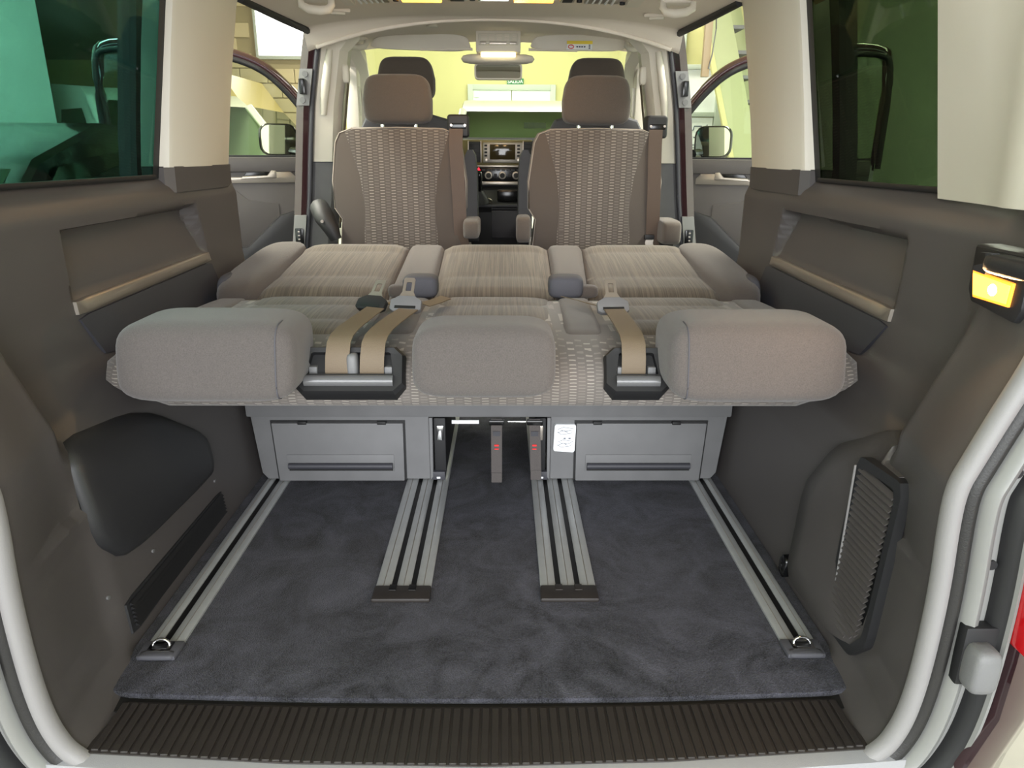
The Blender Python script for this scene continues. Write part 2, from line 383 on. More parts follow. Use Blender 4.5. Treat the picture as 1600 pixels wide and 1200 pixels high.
for i in range(76):
    x = -.605 + i*1.21/75
    y0 = -.034 + .016*(abs(x)/.6)**2; y1 = -.151 + .033*(abs(x)/.62)**2; loc = (x*1.012, (y0+y1)/2, -.0060)
    if rib0 is None:
        rib0 = box('rib', (loc[0]-.0060, loc[1]-.05, loc[2]-.002), (loc[0]+.0060, loc[1]+.05, loc[2]+.002), 'ribbed', sp, .001, 1); r_ = rib0
    else: r_ = again(rib0, loc, sp)
    r_.scale.y = (y0-y1)/.10
# painted / grey edge under the sill plate
sl = struct(loft('trim_1', [[(x, -.10+o, -.012), (x, -.152+o, -.009), (x, -.175+o, -.014), (x, -.20+o, -.05), (x, -.21+o, -.20)] for x, o in ((-.68, .036), (-.62, .031), (-.4, .015), (-.12, .001), (.12, .001), (.4, .015), (.62, .031), (.68, .036))], 'sill', None, closed=False, caps=False), 'bright grey plastic sill edge below the ribbed plate', 'sill')

# tailgate opening: U-shaped seal, rubber and painted gutter, each swept along the contour
cpts = [Vector((contour(z), z)) for z in (1.25, 1.1, .95, .8, .7, .644, .56, .50, .46, .40, .3, .2, .12, .06, .02, 0)] + [Vector((.60, -.030)), Vector((.54, -.052)), Vector((.3, -.060)), Vector((0, -.062))]
half = chaikin(cpts, 2, False)
def sweep(name, side, prof, m, lab=None, cat=None, parent=None):
    secs = []
    for i, p in enumerate(half):
        t = (half[min(i+1, len(half)-1)] - half[max(i-1, 0)]).normalized(); n = Vector((-t.y, t.x))
        if n.x < 0 and t.y < -.2: n = -n
        if n.y > .3: n = -n
        secs.append([(side*(p.x + n.x*o), yy, p.y + n.y*o) for o, yy in prof])
    o = loft(name, secs, m, parent, closed=False, caps=False, smooth=60)
    return struct(o, lab, cat) if lab else o
for side, wd, k in ((-1, 'left', 2), (1, 'right', 3)):
    sw = sweep('trim_%d' % k, side, [(-.003, -.118), (-.005, -.126), (.0, -.136), (.008, -.141), (.017, -.139), (.022, -.132)], 'seal', 'pale grey padded seal framing the %s of the tailgate opening' % wd, 'seal')
    sweep('rubber_lip', side, [(.022, -.132), (.030, -.140), (.038, -.138), (.042, -.126)], 'rubber', parent=sw)
    sweep('gutter', side, [(.042, -.126), (.045, -.146), (.054, -.152), (.062, -.148), (.066, -.136), (.080, -.134)], 'gutter', parent=sw)
    sweep('jamb_flange', side, [(.080, -.134), (.082, -.15), (.090, -.155), (.094, -.16)], 'blackm', parent=sw)
    sweep('outer_bead', side, [(.094, -.16), (.096, -.166), (.100, -.166), (.103, -.158)], 'gutter', parent=sw)
    for z in (.34, .485):
        xx = side*(contour(z)+.072); disc('flange_plug', (xx, -.136, z), .0075, .006, 'y', 'blackm', sw, 14)
# quarter panels, tail lamps and bump stop outside the opening
for side, wd in ((-1, 'left'), (1, 'right')):
    prof_o = ((.104, -.155), (.108, -.178), (.150, -.172), (.20, -.14), (.235, .0), (.245, .17), (.245, .18), (.245, 1.3))
    q = struct(loft('wall_%s_outer' % wd, [[(side*(max(contour(z), .70)+a if y > .1 else contour(z)+a), y, z) for z in (-.45, -.2, 0, .1, .2, .3, .4, .5, .6, .7, .80)] for a, y in prof_o], 'paint', None, closed=False, caps=False, smooth=50), 'dark burgundy painted rear quarter panel, %s' % wd, 'panel')
    loft('upper_corner', [[(side*(contour(min(z, 1.3))+a - (.10*(z-.8))), y, z) for z in (.80, .9, 1.1, 1.35)] for a, y in prof_o[:6]], 'paint', q, closed=False, caps=False, smooth=50)
    t = thing('tail_lamp', (side*.90, -.17, .3), 'red tail lamp at the %s edge of the tailgate opening' % wd, 'tail lamp')
    pl = [(contour(z)+.100, z) for z in (.225, .3, .4, .5, .62)] + [(contour(z)+.22, z) for z in (.62, .5, .4, .3, .225)]
    prism('lens', [(side*a, b) for a, b in pl], -.20, -.15, 'y', 'red', t, .006)
    b = thing('bump_stop', (side*.74, -.15, .15), 'small grey plastic bump stop beside the %s tailgate seal' % wd, 'bump stop')
    pillow('buffer', (side*.737, -.165, .185), (.042, .045, .075), 'base', b, (.5, .5), 16, 10)
    box('bracket', (side*.740-.026, -.155, .145), (side*.740+.026, -.135, .245), 'blackm', b, .004)

# window glass, pillars and upper trims
def wx(z): return .826 - .19*(z-.84)          # half width of the window plane
n = 1
for side, y0, y1, wd in ((-1, .19, .86, 'left'), (1, .30, .86, 'right')):
    vs = []
    for o in (.0, .005): vs += [(side*(wx(z)+.012+o), y, z) for y, z in ((y0-.02, .835), (y1, .835), (y1, 1.33), (y0-.02, 1.33))]
    g = mesh('window_%d' % n, vs, [(0, 1, 2, 3), (4, 5, 6, 7), (0, 1, 5, 4), (1, 2, 6, 5), (2, 3, 7, 6), (3, 0, 4, 7)], 'tint' if side < 0 else 'tint2')
    struct(g, 'dark green tinted rear quarter window on the %s' % wd, 'window'); n += 1
    # black printed edge band
    for nm, (ya, yb) in (('rear_band', (y0-.03, y0+.0)), ('front_band', (y1-.03, y1+.02))):
        loft('glass_edge_band', [[(side*(wx(z)+.010), y, z) for z in (.835, 1.0, 1.2, 1.33)] for y in (ya, yb)], 'blackm', g, closed=False, caps=False)
    # C pillar: dark foot belongs to the wall, beige cover above
    secs = []
    for z, sx in ((.862, .802), (1.0, .782), (1.15, .757), (1.30, .728), (1.40, .70)):
        sl_ = .86 - .01*(z-.86)
        secs.append([(side*(sx+.075), .862, z), (side*(sx+.02), .862, z), (side*(sx+.006), .866, z), (side*sx, .878, z), (side*(sx-.004), 1.05, z), (side*(sx-.002), 1.20, z), (side*(sx+.002), 1.215, z), (side*(sx+.012), 1.29, z), (side*(sx+.09), 1.30, z)])
    p = loft('trim_%d' % (n+2), secs, 'beige', None, closed=False, caps=False, smooth=30)
    struct(p, 'beige pillar cover between the %s quarter window and the sliding door opening' % wd, 'pillar')
    # dark foot of the C pillar
    loft('pillar_foot', [[(side*(sx+.075), .862, z), (side*(sx+.02), .862, z), (side*(sx+.0), .880, z), (side*(sx-.003), 1.2, z), (side*(sx+.01), 1.295, z), (side*(sx+.09), 1.305, z)] for z, sx in ((.80, .803), (.845, .802), (.864, .801))], 'dark', walls[side], closed=False, caps=False, smooth=30)
    # D pillar beige cover with a soft vertical ridge
    secs = []
    for z in (.826, .9, 1.0, 1.15, 1.33, 1.40):
        sx = contour(min(z, 1.3)) + .004
        secs.append([(side*(sx+d), y, z) for y, d in ((-.118, .0), (-.09, .008), (-.05, .012), (.0, .018), (.03, .012), (.06, .010), (.09, .020), (.16, min(.034, wx(z)-.006-sx)), (y0, wx(z)-.004-sx), (y0+.006, .09))])
    p = loft('trim_%d' % (n+4), secs, 'beige', None, closed=False, caps=False, smooth=60)
    struct(p, 'beige pillar cover beside the tailgate on the %s' % wd, 'pillar')
    # cant rail closing window top to headliner
    p = loft('trim_%d' % (n+6), [[(side*(wx(1.24)+.03), y, 1.24 + (.08 if y > 1.2 else 0)), (side*(wx(1.3)-.02), y, 1.30 + (.05 if y > 1.2 else 0)), (side*.66, y, 1.37)] for y in (-.12, .5, .86)], 'liner', None, closed=False, caps=False)
    struct(p, 'beige headliner edge above the %s quarter window' % wd, 'trim')

# headliner
def ceil_z(x, y):
    z = interp(y, [(-.15, 1.33), (1.3, 1.372), (2.02, 1.402), (2.06, 1.395), (2.12, 1.405), (2.5, 1.455), (2.95, 1.47), (3.05, 1.42)])
    t = sstep(2.0, 2.07, y); q = abs(x)/.73
    return z - (.048*q**3)*(1-t) - (interp(y, [(2.07, .115), (2.6, .055), (3.0, .05)])*q**2.2)*t
cs = []
for i in range(140):
    y = -.15 + 3.15*i/139
    hw = interp(y, [(-.15, .75), (1.3, .735), (2.2, .735), (2.7, .74), (3.0, .70)])
    cs.append([(hw*(-1+2*j/24), y, ceil_z(hw*(-1+2*j/24), y)) for j in range(25)])
ce = struct(loft('ceiling', cs, 'liner', None, closed=False, caps=False, smooth=60), 'pale beige cloth headliner of the van', 'ceiling')
mesh('roof_skin', [(-.8, -.2, 1.48), (.8, -.2, 1.48), (.8, 3.0, 1.52), (-.8, 3.0, 1.52), (-.82, -.2, 1.37), (.82, -.2, 1.37), (.80, 3.0, 1.42), (-.80, 3.0, 1.42)], [(0, 1, 2, 3), (0, 3, 7, 4), (1, 5, 6, 2)], 'paint', ce)
# raised step where the cab headliner starts
tube('headliner_seam', [(x, 2.055, ceil_z(x, 2.065)+.002) for x in [-.70+.1*i for i in range(15)]], .008, 'liner', ce, 8)
# black weather strip along the top of each sliding door opening
for side in (-1, 1):
    tube('door_header_seal', [(side*.728, 1.29, 1.325), (side*.726, 1.7, 1.337), (side*.722, 2.1, 1.352), (side*.722, 2.3, 1.36)], .014, 'blackm', ce, 8)

# B pillars
def bx(z): return interp(z, [(.0, .875), (.53, .832), (.64, .812), (1.075, .766), (1.36, .714), (1.40, .70)])
for side, k, wd in ((-1, 11, 'left'), (1, 12, 'right')):
    zz = (.0, .3, .53, .70, .86)
    lo_ = loft('trim_%d' % k, [[(side*(bx(z)+.004), 2.19, z), (side*(bx(z)-.02), 2.18, z), (side*(bx(z)-.085), 2.21, z), (side*(bx(z)-.115), 2.26, z), (side*(bx(z)-.10), 2.36, z), (side*(bx(z)+.03), 2.38, z), (side*(bx(z)+.03), 2.21, z)] for z in zz], 'base', None, smooth=30)
    struct(lo_, 'grey lower and beige upper cover of the %s pillar behind the cab door' % wd, 'pillar')
    zz = (.862, .95, 1.08, 1.2, 1.30, 1.345, 1.385)
    loft('pillar_cover', [[(side*(bx(z)+.004), 2.19, z), (side*(bx(z)-.016), 2.175, z), (side*(bx(z)-.085+(-.03 if z > 1.33 else 0)), 2.20, z), (side*(bx(z)-.110-(.04 if z > 1.33 else 0)), 2.25, z), (side*(bx(z)-.10), 2.36, z), (side*(bx(z)+.03), 2.38, z), (side*(bx(z)+.03), 2.21, z)] for z in zz], 'beige', lo_, smooth=30)
    # painted jamb strip with latch contacts
    zz = (.52, .62, .75, .9, 1.0, 1.08, 1.2, 1.3, 1.37)
    secs = [[(side*(bx(z)+.002), 2.17, z), (side*(bx(z)+.030), 2.155, z), (side*(bx(z)+.062), 2.165, z), (side*(bx(z)+.064), 2.24, z), (side*(bx(z)+.002), 2.24, z)] for z in zz]
    js = loft('painted_jamb', secs, 'paint', lo_, smooth=40)
    tube('door_seal', [(side*(bx(z)-.002), 2.165, z) for z in (.3, .5, .7, .9, 1.1, 1.25, 1.37)], .010, 'panel', lo_, 8)
    def plate(nm, z0, z1, m, d=.004):
        return loft(nm, [[(side*(bx(z)+.006), 2.152-d, z), (side*(bx(z)+.058), 2.150-d, z), (side*(bx(z)+.058), 2.16, z), (side*(bx(z)+.006), 2.165, z)] for z in (z0, z1)], m, js)
    plate('hinge_plate', 1.085, 1.225, 'gutter')
    plate('contact_panel', .46, .64, 'gutter')
    for z in (1.205, 1.105): disc('bolt', (side*(bx(z)+.033), 2.144, z), .012, .008, 'y', 'base', js, 12)
    box('striker', (side*(bx(1.16)+.033)-.012, 2.105, 1.125), (side*(bx(1.16)+.033)+.012, 2.147, 1.185), 'black', js, .005)
    box('contact_block', (side*(bx(.57)+.030)-.018, 2.138, .505), (side*(bx(.57)+.030)+.018, 2.150, .585), 'black', js, .006)
    for i in range(4): box('contact_pin', (side*(bx(.57)+.030)-.004, 2.134, .519+.016*i), (side*(bx(.57)+.030)+.004, 2.141, .525+.016*i), 'satin', js, .001)
    # beige belt height slider on the pillar
    tube('belt_slider', [(side*(bx(z)-.05), 2.175 - .012*math.sin((z-1.05)/.25*math.pi), z) for z in (1.05, 1.10, 1.17, 1.24, 1.30)], [.012, .016, .018, .016, .012], 'beige', lo_, 10)
    ba = thing('belt_anchor', (side*.66, 2.20, 1.24), 'beige upper seat belt anchor on the %s pillar' % wd, 'belt anchor')
    pillow('cap', (side*(bx(1.21)-.115), 2.235, 1.215), (.03, .035, .075), 'beige', ba, (.5, .5), 14, 8)
    band('webbing', [((side*(bx(z)-.125), 2.245, z), (0, 1, .1)) for z in (1.20, 1.0, .8, .6)], .045, .002, 'belt', ba)

# A pillars and windscreen
for side, k, wd in ((-1, 13, 'left'), (1, 14, 'right')):
    secs = []
    for y, x, z in ((2.72, .72, 1.41), (2.9, .715, 1.36), (3.2, .745, 1.20), (3.6, .80, .99), (3.8, .83, .88)):
        secs.append([(side*(x-.055), y+.02, z+.02), (side*(x-.06), y, z-.03), (side*(x-.02), y-.05, z-.06), (side*(x+.03), y-.04, z-.05), (side*(x+.06), y+.02, z+.03)])
    p = loft('trim_%d' % k, secs, 'liner2', None, smooth=35)
    struct(p, 'beige cover of the windscreen pillar on the %s' % wd, 'pillar')
    tube('door_weather_strip', [(side*(x+.055), y-.05, z) for y, x, z in ((2.40, .70, 1.30), (2.6, .71, 1.37), (2.9, .725, 1.30), (3.05, .75, 1.20), (3.1, .80, .9), (3.1, .84, .5))], .022, 'blackm', p, 8)
    # low vertical beige grip on the pillar
    box('pillar_grip', (side*.700-.010, 2.86, 1.08), (side*.700+.010, 2.885, 1.22), 'beige', p, .006)
    box('pillar_lower', (side*.735-.03, 2.84, .95), (side*.735+.04, 2.93, 1.36), 'liner2', p, .02)
wsg = mesh('window_3', [(-.70, 3.0, 1.44), (.70, 3.0, 1.44), (.84, 3.95, .93), (-.84, 3.95, .93)], [(0, 1, 2, 3)], 'green_glass')
struct(wsg, 'clear windscreen at the front of the van', 'window')

# ================================================================== SEAT RAILS
def rail(side, kind, label):
    if kind == 'outer':
        c = side*.608; y0 = .118; strips = [(-.033, -.010), (.004, .033)]; slots = [(-.010, .004)]
        if side > 0: strips = [(-b, -a) for a, b in strips]; slots = [(-b, -a) for a, b in slots]
    else:
        c = side*.1785; y0 = .305; strips = [(-.060, -.027), (-.015, .015), (.027, .060)]; slots = [(-.027, -.015), (.015, .027)]
    t = thing('seat_rail', (c, y0, 0), label, 'rail', 'seat rails on the carpet')
    for a, b in strips:
        prism('strip', [(c+a, 0), (c+b, 0), (c+b, .005), (c+b-.004, .0075), (c+a+.004, .0075), (c+a, .005)], y0, 1.65, 'y', 'alu', t, 0)
        prism('groove_edge', [(c+(a+b)/2-.0012, .0072), (c+(a+b)/2+.0012, .0072), (c+(a+b)/2, .0086)], y0, 1.65, 'y', 'satin', t, 0)
    for a, b in slots:
        prism('slot', [(c+a, .0), (c+b, .0), (c+b, .0025), (c+a, .0025)], y0, 1.65, 'y', 'slot', t, 0)
    if kind == 'outer':
        e = prism('end_cap', [(c-.036, .082), (c+.036, .082), (c+.037, .128), (c-.037, .128)], 0, .010, 'z', 'fabric3', t, .004)
        box('ring_plate', (c-.022, .094, .009), (c+.022, .122, .013), 'chrome', t, .002)
        box('ring_recess', (c-.014, .100, .0125), (c+.014, .114, .0142), 'slot', t, .001)
        tube('tie_down_ring', [(c+.016*math.cos(R(a)), .110 + .004*math.sin(R(a)), .013 + .011*math.sin(R(a))) for a in range(0, 181, 20)], .0028, 'chrome', t, 8)
        pillow('cap_lip', (c, .088, .007), (.066, .018, .011), 'fabric3', t, (.3, .5), 20, 6)
    else:
        e = prism('end_cap', [(c-.062, .258), (c+.062, .258), (c+.061, .309), (c-.061, .309)], 0, .011, 'z', 'ribbed', t, .005)
        for a, b in slots: box('cap_notch', (c+a-.002, .288, .009), (c+b+.002, .309, .0125), 'slot' if side < 0 else 'ribbed', t, .001)
    return t
rail(-1, 'outer', 'outer aluminium floor rail with chrome tie-down ring beside the long low wall vent')
rail(1, 'outer', 'outer aluminium floor rail with chrome tie-down ring beside the louvred wall grille')
rail(-1, 'mid', 'wide triple-strip aluminium floor rail with a scuffed black end cap, left of centre')
rail(1, 'mid', 'wide triple-strip aluminium floor rail with a clean black end cap, right of centre')

# ================================================================== BENCH FOLDED INTO A BED
bench = thing('bench_seat', (0, .9, 0), 'wide three-place bench folded flat as a bed, headrests toward the tailgate', 'bench')
def pad(name, x0a, x1a, x0b, x1b, ya, yb, zf, m, seams=(), puff=.012, drop=.09, nx=12, ny=40, edge=.012):
    """upholstered pad seen from above: puffed between seams, rolled down at both ends"""
    st = [ya] + list(seams) + [yb]; rows = []
    for j in range(ny+1):
        y = ya + (yb-ya)*j/ny; f = (y-ya)/(yb-ya); a = x0a + (x0b-x0a)*f; b = x1a + (x1b-x1a)*f
        for s0, s1 in zip(st, st[1:]):
            if s0 - 1e-6 <= y <= s1 + 1e-6: break
        q = (y-s0)/(s1-s0); pz = puff*max(0, math.sin(math.pi*q))**.45
        rows.append([(a + (b-a)*i/nx, y, zf(y) + pz*(max(0, 1-abs(2*i/nx-1)**6)) - edge*abs(2*i/nx-1)**8) for i in range(nx+1)])
    low = lambda row: [(row[0][0], row[0][1], row[0][2]-drop)] + row + [(row[-1][0], row[-1][1], row[-1][2]-drop)]
    secs = [[(p[0], p[1], p[2]-drop) for p in low(rows[0])]] + [low(r) for r in rows] + [[(p[0], p[1], p[2]-drop) for p in low(rows[-1])]]
    return loft(name, secs, m, bench, closed=False, caps=False, smooth=70)
def zc(y): return interp(y, [(.885, .500), (.90, .525), (.93, .540), (1.38, .598), (1.43, .598), (1.455, .583), (1.47, .55)])
def zb(y): return interp(y, [(.40, .520), (.44, .538), (.50, .541), (.83, .533), (.86, .515)])
# seat squab
SQ = [(-.645, -.278, -.632, -.281, 'stripe', 'squab_panel'), (-.276, -.156, -.279, -.164, 'fabric2', 'squab_bolster'), (-.154, .178, -.162, .186, 'stripe', 'squab_panel'), (.180, .270, .188, .306, 'fabric2', 'squab_bolster'), (.272, .645, .308, .655, 'stripe', 'squab_panel')]
for a, b, c_, d, m, nm in SQ:
    pad(nm, a, b, c_, d, .885, 1.47, zc, m, (1.05, 1.33) if m == 'stripe' else (), .007 if m == 'stripe' else .009)
for s in (-1, 1):
    def endfn(p): 
        return Vector((p.x, p.y, p.z + .10*p.y + (.0 if s*p.x < 0 else -.25*abs(p.x)*.25)))
    pillow('squab_end', (s*.690, 1.17, .528), (.150, .60, .142), 'fabric2', bench, (.55, .5), 30, 18, endfn)
    pillow('squab_corner', (s*.735, 1.0, .515), (.05, .16, .12), 'fabric3', bench, (.6, .6), 18, 12)
box('squab_frame', (-.70, .90, .38), (.70, 1.42, .47), 'blackm', bench, .01)
# backrest slab, lying flat, woven cloth
def bs(y): return interp(y, [(.285, (.455)), (.295, .49), (.315, .512), (.35, .528), (.41, .540), (.87, .535)])
secs = []
for y, ins, zt, zb_ in ((.282, .06, .475, .446), (.288, .035, .492, .434), (.305, .012, .510, .424), (.335, .0, .525, .420), (.40, .0, .538, .418), (.60, 0, .540, .418), (.80, 0, .534, .420), (.855, .008, .526, .43), (.870, .03, .505, .45)):
    hw = .748 - ins
    secs.append([(hw*a, y, z) for a, z in ()] + [Vector((x, y, z)) for x, z in [(-hw+.115, zb_), (hw-.115, zb_), (hw-.06, zb_+.02), (hw-.022, zb_+(zt-zb_)*.40), (hw, zb_+(zt-zb_)*.62), (hw-.004, zb_+(zt-zb_)*.82), (hw-.025, zt-.008), (hw-.06, zt), (-hw+.06, zt), (-hw+.025, zt-.008), (-hw+.004, zb_+(zt-zb_)*.82), (-hw, zb_+(zt-zb_)*.62), (-hw+.022, zb_+(zt-zb_)*.40), (-hw+.06, zb_+.02)]])
loft('backrest', secs, 'weave2', bench, smooth=50)
BK = [(-.60, -.255, -.625, -.272, 'stripe', 'backrest_panel'), (-.253, -.146, -.270, -.152, 'fabric2', 'backrest_bolster'), (-.144, .160, -.150, .176, 'stripe', 'backrest_panel'), (.162, .250, .178, .268, 'fabric2', 'backrest_bolster'), (.252, .60, .270, .632, 'stripe', 'backrest_panel')]
for a, b, c_, d, m, nm in BK:
    pad(nm, a, b, c_, d, .40, .865, zb, m, (.555, .73) if m == 'stripe' else (), .008 if m == 'stripe' else .010, .07)
for s in (-1, 1):
    pad('backrest_side', *(sorted((s*.602, s*.72)) + sorted((s*.634, s*.715))), .42, .865, lambda y: zb(y)-.004, 'fabric2', (), .012, .06)
# headrests
def hrest(xc, wd, name='headrest', zc_=.535, h=.155, d=.165, yc=.265, m='fabric'):
    def f(p):
        # flatter top, belly towards the camera
        return Vector((p.x, p.y + .03*p.z/h, p.z))
    return pillow(name, (xc, yc, zc_), (wd, d, h), m, bench, (.26, .46), 44, 22, f)
for xc, wd, sd in ((-.497, .325, 1), (.002, .262, 0), (.499, .326, -1)):
    hr = hrest(xc, wd, zc_=.540, h=.150 if sd else .132, d=.17 if sd else .13, yc=.275 if sd else .262)
    if sd:
        pts = []; X0 = .80; hh, dd = .150, .17
        pm = math.acos(X0**(1/.46))*.999
        for i in range(33):
            ph = -pm + 2*pm*i/32; c_ = math.cos(ph)**.46
            th = math.acos(min(1, (X0/c_))**(1/.26)); pz = hh/2*math.copysign(abs(math.sin(ph))**.46, math.sin(ph))
            pts.append((xc + sd*wd/2*X0, .275 - dd/2*c_*abs(math.sin(th))**.26 + .03*pz/hh - .0005, .540 + pz))
        tube('piping', pts, .0014, 'fabric3', hr, 6)
    for k in (-1, 1):
        disc('headrest_post', (xc + k*.06, .36, .50), .007, .10, 'y', 'satin', hr, 12)
# belt outlet housings on the rear roll of the backrest
def housing(x0, x1, n):
    o = Vector((0, .268, .455)); u = Vector((0, .60, .80)).normalized(); nn = Vector((0, -.80, .60)).normalized(); H = .098
    def P3(x, s, d): return Vector((x, 0, 0)) + o + u*s + nn*d
    c = .018
    ring = [(x0+c, 0), (x1-c, 0), (x1, c), (x1-.002, H-c), (x1-.02, H), (x0+.02, H), (x0+.002, H-c), (x0, c)]
    cx, cs_ = (x0+x1)/2, H/2
    hole = [(x0+.024, .040), (x1-.024, .040), (x1-.023, .042), (x1-.030, H-.016), (x1-.034, H-.014), (x0+.034, H-.014), (x0+.030, H-.016), (x0+.023, .042)]
    secs = [[P3(x, s, -.02) for x, s in ring], [P3(x, s, .012) for x, s in ring], [P3(cx+(x-cx)*.95, cs_+(s-cs_)*.90, .022) for x, s in ring], [P3(x, s, .020) for x, s in hole], [P3(x, s, .006) for x, s in hole]]
    fr = loft('belt_housing', secs, 'black', bench, smooth=30)
    fr.data.materials[0] = M['blackm2'] if 'blackm2' in M else M['blackm']
    tube('roller_bar', [P3(x, .026, .019) for x in (x0+.022, cx, x1-.022)], .0115, 'barm', fr, 14)
    for sx in ((x0+.034), (x1-.034)): box('slot_end', P3(sx, .05, .004)-Vector((.008, .008, .012)), P3(sx, .05, .004)+Vector((.008, .008, .012)), 'base', fr, .003)
    if n == 2: pillow('divider', P3(cx+.004, .060, .012), (.022, .03, .05), 'base', fr, (.6, .5), 14, 8)
    return fr
housing(-.362, -.150, 2); housing(.231, .358, 1)
# straps running over the bed to their latch plates
def strap(xb, xt, sk, yt=.535):
    pth = []
    for y, z, f in ((.287, .488, 0), (.284, .503, .01), (.288, .528, .04), (.300, .5535, .09), (.322, .563, .15), (.36, .567, .26), (.41, .569, .46), (.47, .571, .74), (yt, .572, 1)):
        pth.append(((xb + (xt-xb)*f, y, z), (1, -sk*min(1, f*1.6), 0)))
    return band('belt_webbing', pth, .046, .0022, 'belt', bench)
def latch(x, y, z, ang, m_body, tilt=48):
    t = bpy.data.objects.new('belt_latch', None); COL.objects.link(t); WP[t.name] = Vector((x, y, z)); t.parent = bench; t.location = Vector((x, y, z)) - WP[bench.name]
    mt = Matrix.Translation((x, y, z)) @ Matrix.Rotation(ang, 4, 'Z') @ Matrix.Rotation(R(tilt), 4, 'X')
    def rp(nm, pts, a, b, m, bv):
        n = len(pts); vs = [mt @ Vector((p[0], p[1], a)) for p in pts] + [mt @ Vector((p[0], p[1], b)) for p in pts]
        return mesh(nm, vs, [tuple(range(n)), tuple(range(n, 2*n))] + [(i, (i+1) % n, n+(i+1) % n, n+i) for i in range(n)], m, t, bevel=bv)
    rp('latch_grip', [(-.036, -.020), (-.026, -.026), (.026, -.026), (.036, -.020), (.036, .002), (.018, .014), (-.018, .014), (-.036, .002)], -.006, .008, m_body, .003)
    rp('latch_slot', [(-.024, -.019), (.024, -.019), (.024, -.012), (-.024, -.012)], .006, .0086, 'slot', 0)
    # metal tongue with its window
    o_ = [(-.020, .012), (.020, .012), (.013, .026), (.013, .058), (.010, .062), (-.010, .062), (-.013, .058), (-.013, .026)]
    i_ = [(-.006, .028), (.006, .028), (.0065, .030), (.0065, .049), (.005, .051), (-.005, .051), (-.0065, .049), (-.0065, .030)]
    secs = [[mt @ Vector((a, b, d)) for a, b in pl] for pl, d in ((o_, .001), (o_, .0035), (i_, .0035), (i_, .001))]
    loft('latch_tongue', secs, 'chromeish' if 'chromeish' in M else 'satin', t, smooth=20, loop=True)
    return t
strap(-.281, -.247, .45); latch(-.258, .572, .578, R(-18), 'blackm', 40)
strap(-.215, -.172, .30, .52); latch(-.180, .556, .580, R(-8), 'base', 50)
strap(.288, .283, -.12, .525); latch(.283, .556, .578, R(4), 'base', 50)
for xa, xb in ((-.225, -.215), (-.145, -.135), (.25, .225)):
    band('belt_tail', [((xa, .60, .566), (.6, -.8, 0)), ((xa+(.02 if xa < 0 else -.02), .66, .562), (.6, -.8, 0)), ((xb+(.03 if xa < 0 else -.03), .72, .560), (.6, -.8, 0))], .046, .002, 'belt', bench)
for x in (-.185, .205):
    pillow('buckle_pouch', (x, .885, .560), (.095, .075, .062), 'fabric3', bench, (.5, .5), 22, 12)
    pillow('buckle_strap', (x + (-.055 if x < 0 else .055), .89, .545), (.07, .05, .035), 'fabric2', bench, (.6, .6), 16, 8)
# seat box with two lids
for s in (-1, 1):
    pr = [(s*.17, 0.010), (s*.635, 0.010), (s*.650, .03), (s*.668, .22), (s*.676, .36), (s*.17, .36)]
    prism('seat_box', pr, .835, 1.32, 'y', 'base', bench, .006)
    prism('box_edge', [(s*.170, .01), (s*.162, .02), (s*.160, .20), (s*.170, .20)], .828, .86, 'y', 'base', bench, .002)
    lid = prism('box_lid', [(s*.243, .0105), (s*.598, .0105), (s*.606, .186), (s*.241, .186)], .822, .842, 'y', 'base', bench, .004)
    prism('lid_gap', [(s*.238, .0102), (s*.603, .0102), (s*.611, .191), (s*.237, .191)], .831, .8365, 'y', 'slot', bench, 0)
    hx0, hx1 = (s*.27, s*.57)
    box('lid_recess', (min(hx0, hx1), .8195, .042), (max(hx0, hx1), .8225, .092), 'base', lid, .001)
    box('handle_shadow_gap', (min(hx0, hx1)+.004, .8185, .044), (max(hx0, hx1)-.004, .8205, .055), 'slot', lid, 0)
    tube('lid_handle', [(x, .815, .060) for x in (min(hx0, hx1)+.004, 0.42*s, max(hx0, hx1)-.004)], .0085, 'panel', lid, 12)
    for hx in (.30, .52): box('lid_hinge', (s*hx-.012, .818, .183), (s*hx+.012, .832, .191), 'slot', lid, .001)
box('seat_beam', (-.675, .825, .202), (.675, 1.3, .40), 'base', bench, .008)
box('beam_lip', (-.672, .800, .395), (.672, .86, .42), 'panel', bench, .008)
for s in (-1, 1):
    mech = box('slide_mechanism', (min(s*.125, s*.158), .84, .03), (max(s*.125, s*.158), 1.25, .195), 'blackm', bench, .004)
    box('mechanism_link', (min(s*.13, s*.15), .832, .13), (max(s*.13, s*.15), .845, .175), 'chrome' if s < 0 else 'satin', mech, .004)
    box('mechanism_foot', (min(s*.128, s*.166), .828, .010), (max(s*.128, s*.166), .86, .036), 'panel', bench, .004)
    box('foot_marker', (s*.147-.005, .8265, .016), (s*.147+.005, .829, .021), 'paper', bench, 0)
for x0, x1, z0, lean in ((.004, .034, .016, 0), (.108, .140, .024, .006)):
    lo_ = band('pull_strap', [(((x0+x1)/2 + lean*(1-k), .806 - .006*math.sin(k*3.1), z0 + (.205-z0)*k), (1, 0, 0)) for k in (0, .1, .3, .5, .7, .9, 1)], .030, .004, 'fabric', bench)
    band('strap_fold', [(((x0+x1)/2 + lean, .803, z0), (1, 0, 0)), (((x0+x1)/2 + lean, .800, z0+.015), (1, 0, 0)), (((x0+x1)/2+lean, .7995, z0+.03), (1, 0, 0))], .029, .003, 'fabric', lo_)
    for z, hh in ((.128, .009), (.118, .006)): box('strap_print', ((x0+x1)/2-.006, .7965, z), ((x0+x1)/2+.006, .7985, z+hh*.55), 'redp', lo_, 0)
    box('strap_print_label', ((x0+x1)/2-.010, .7972, .158), ((x0+x1)/2+.010, .7990, .172), 'panel', lo_, 0)
    box('strap_clamp', (x0-.006, .795, .190), (x1+.006, .815, .204), 'black', lo_, .003)
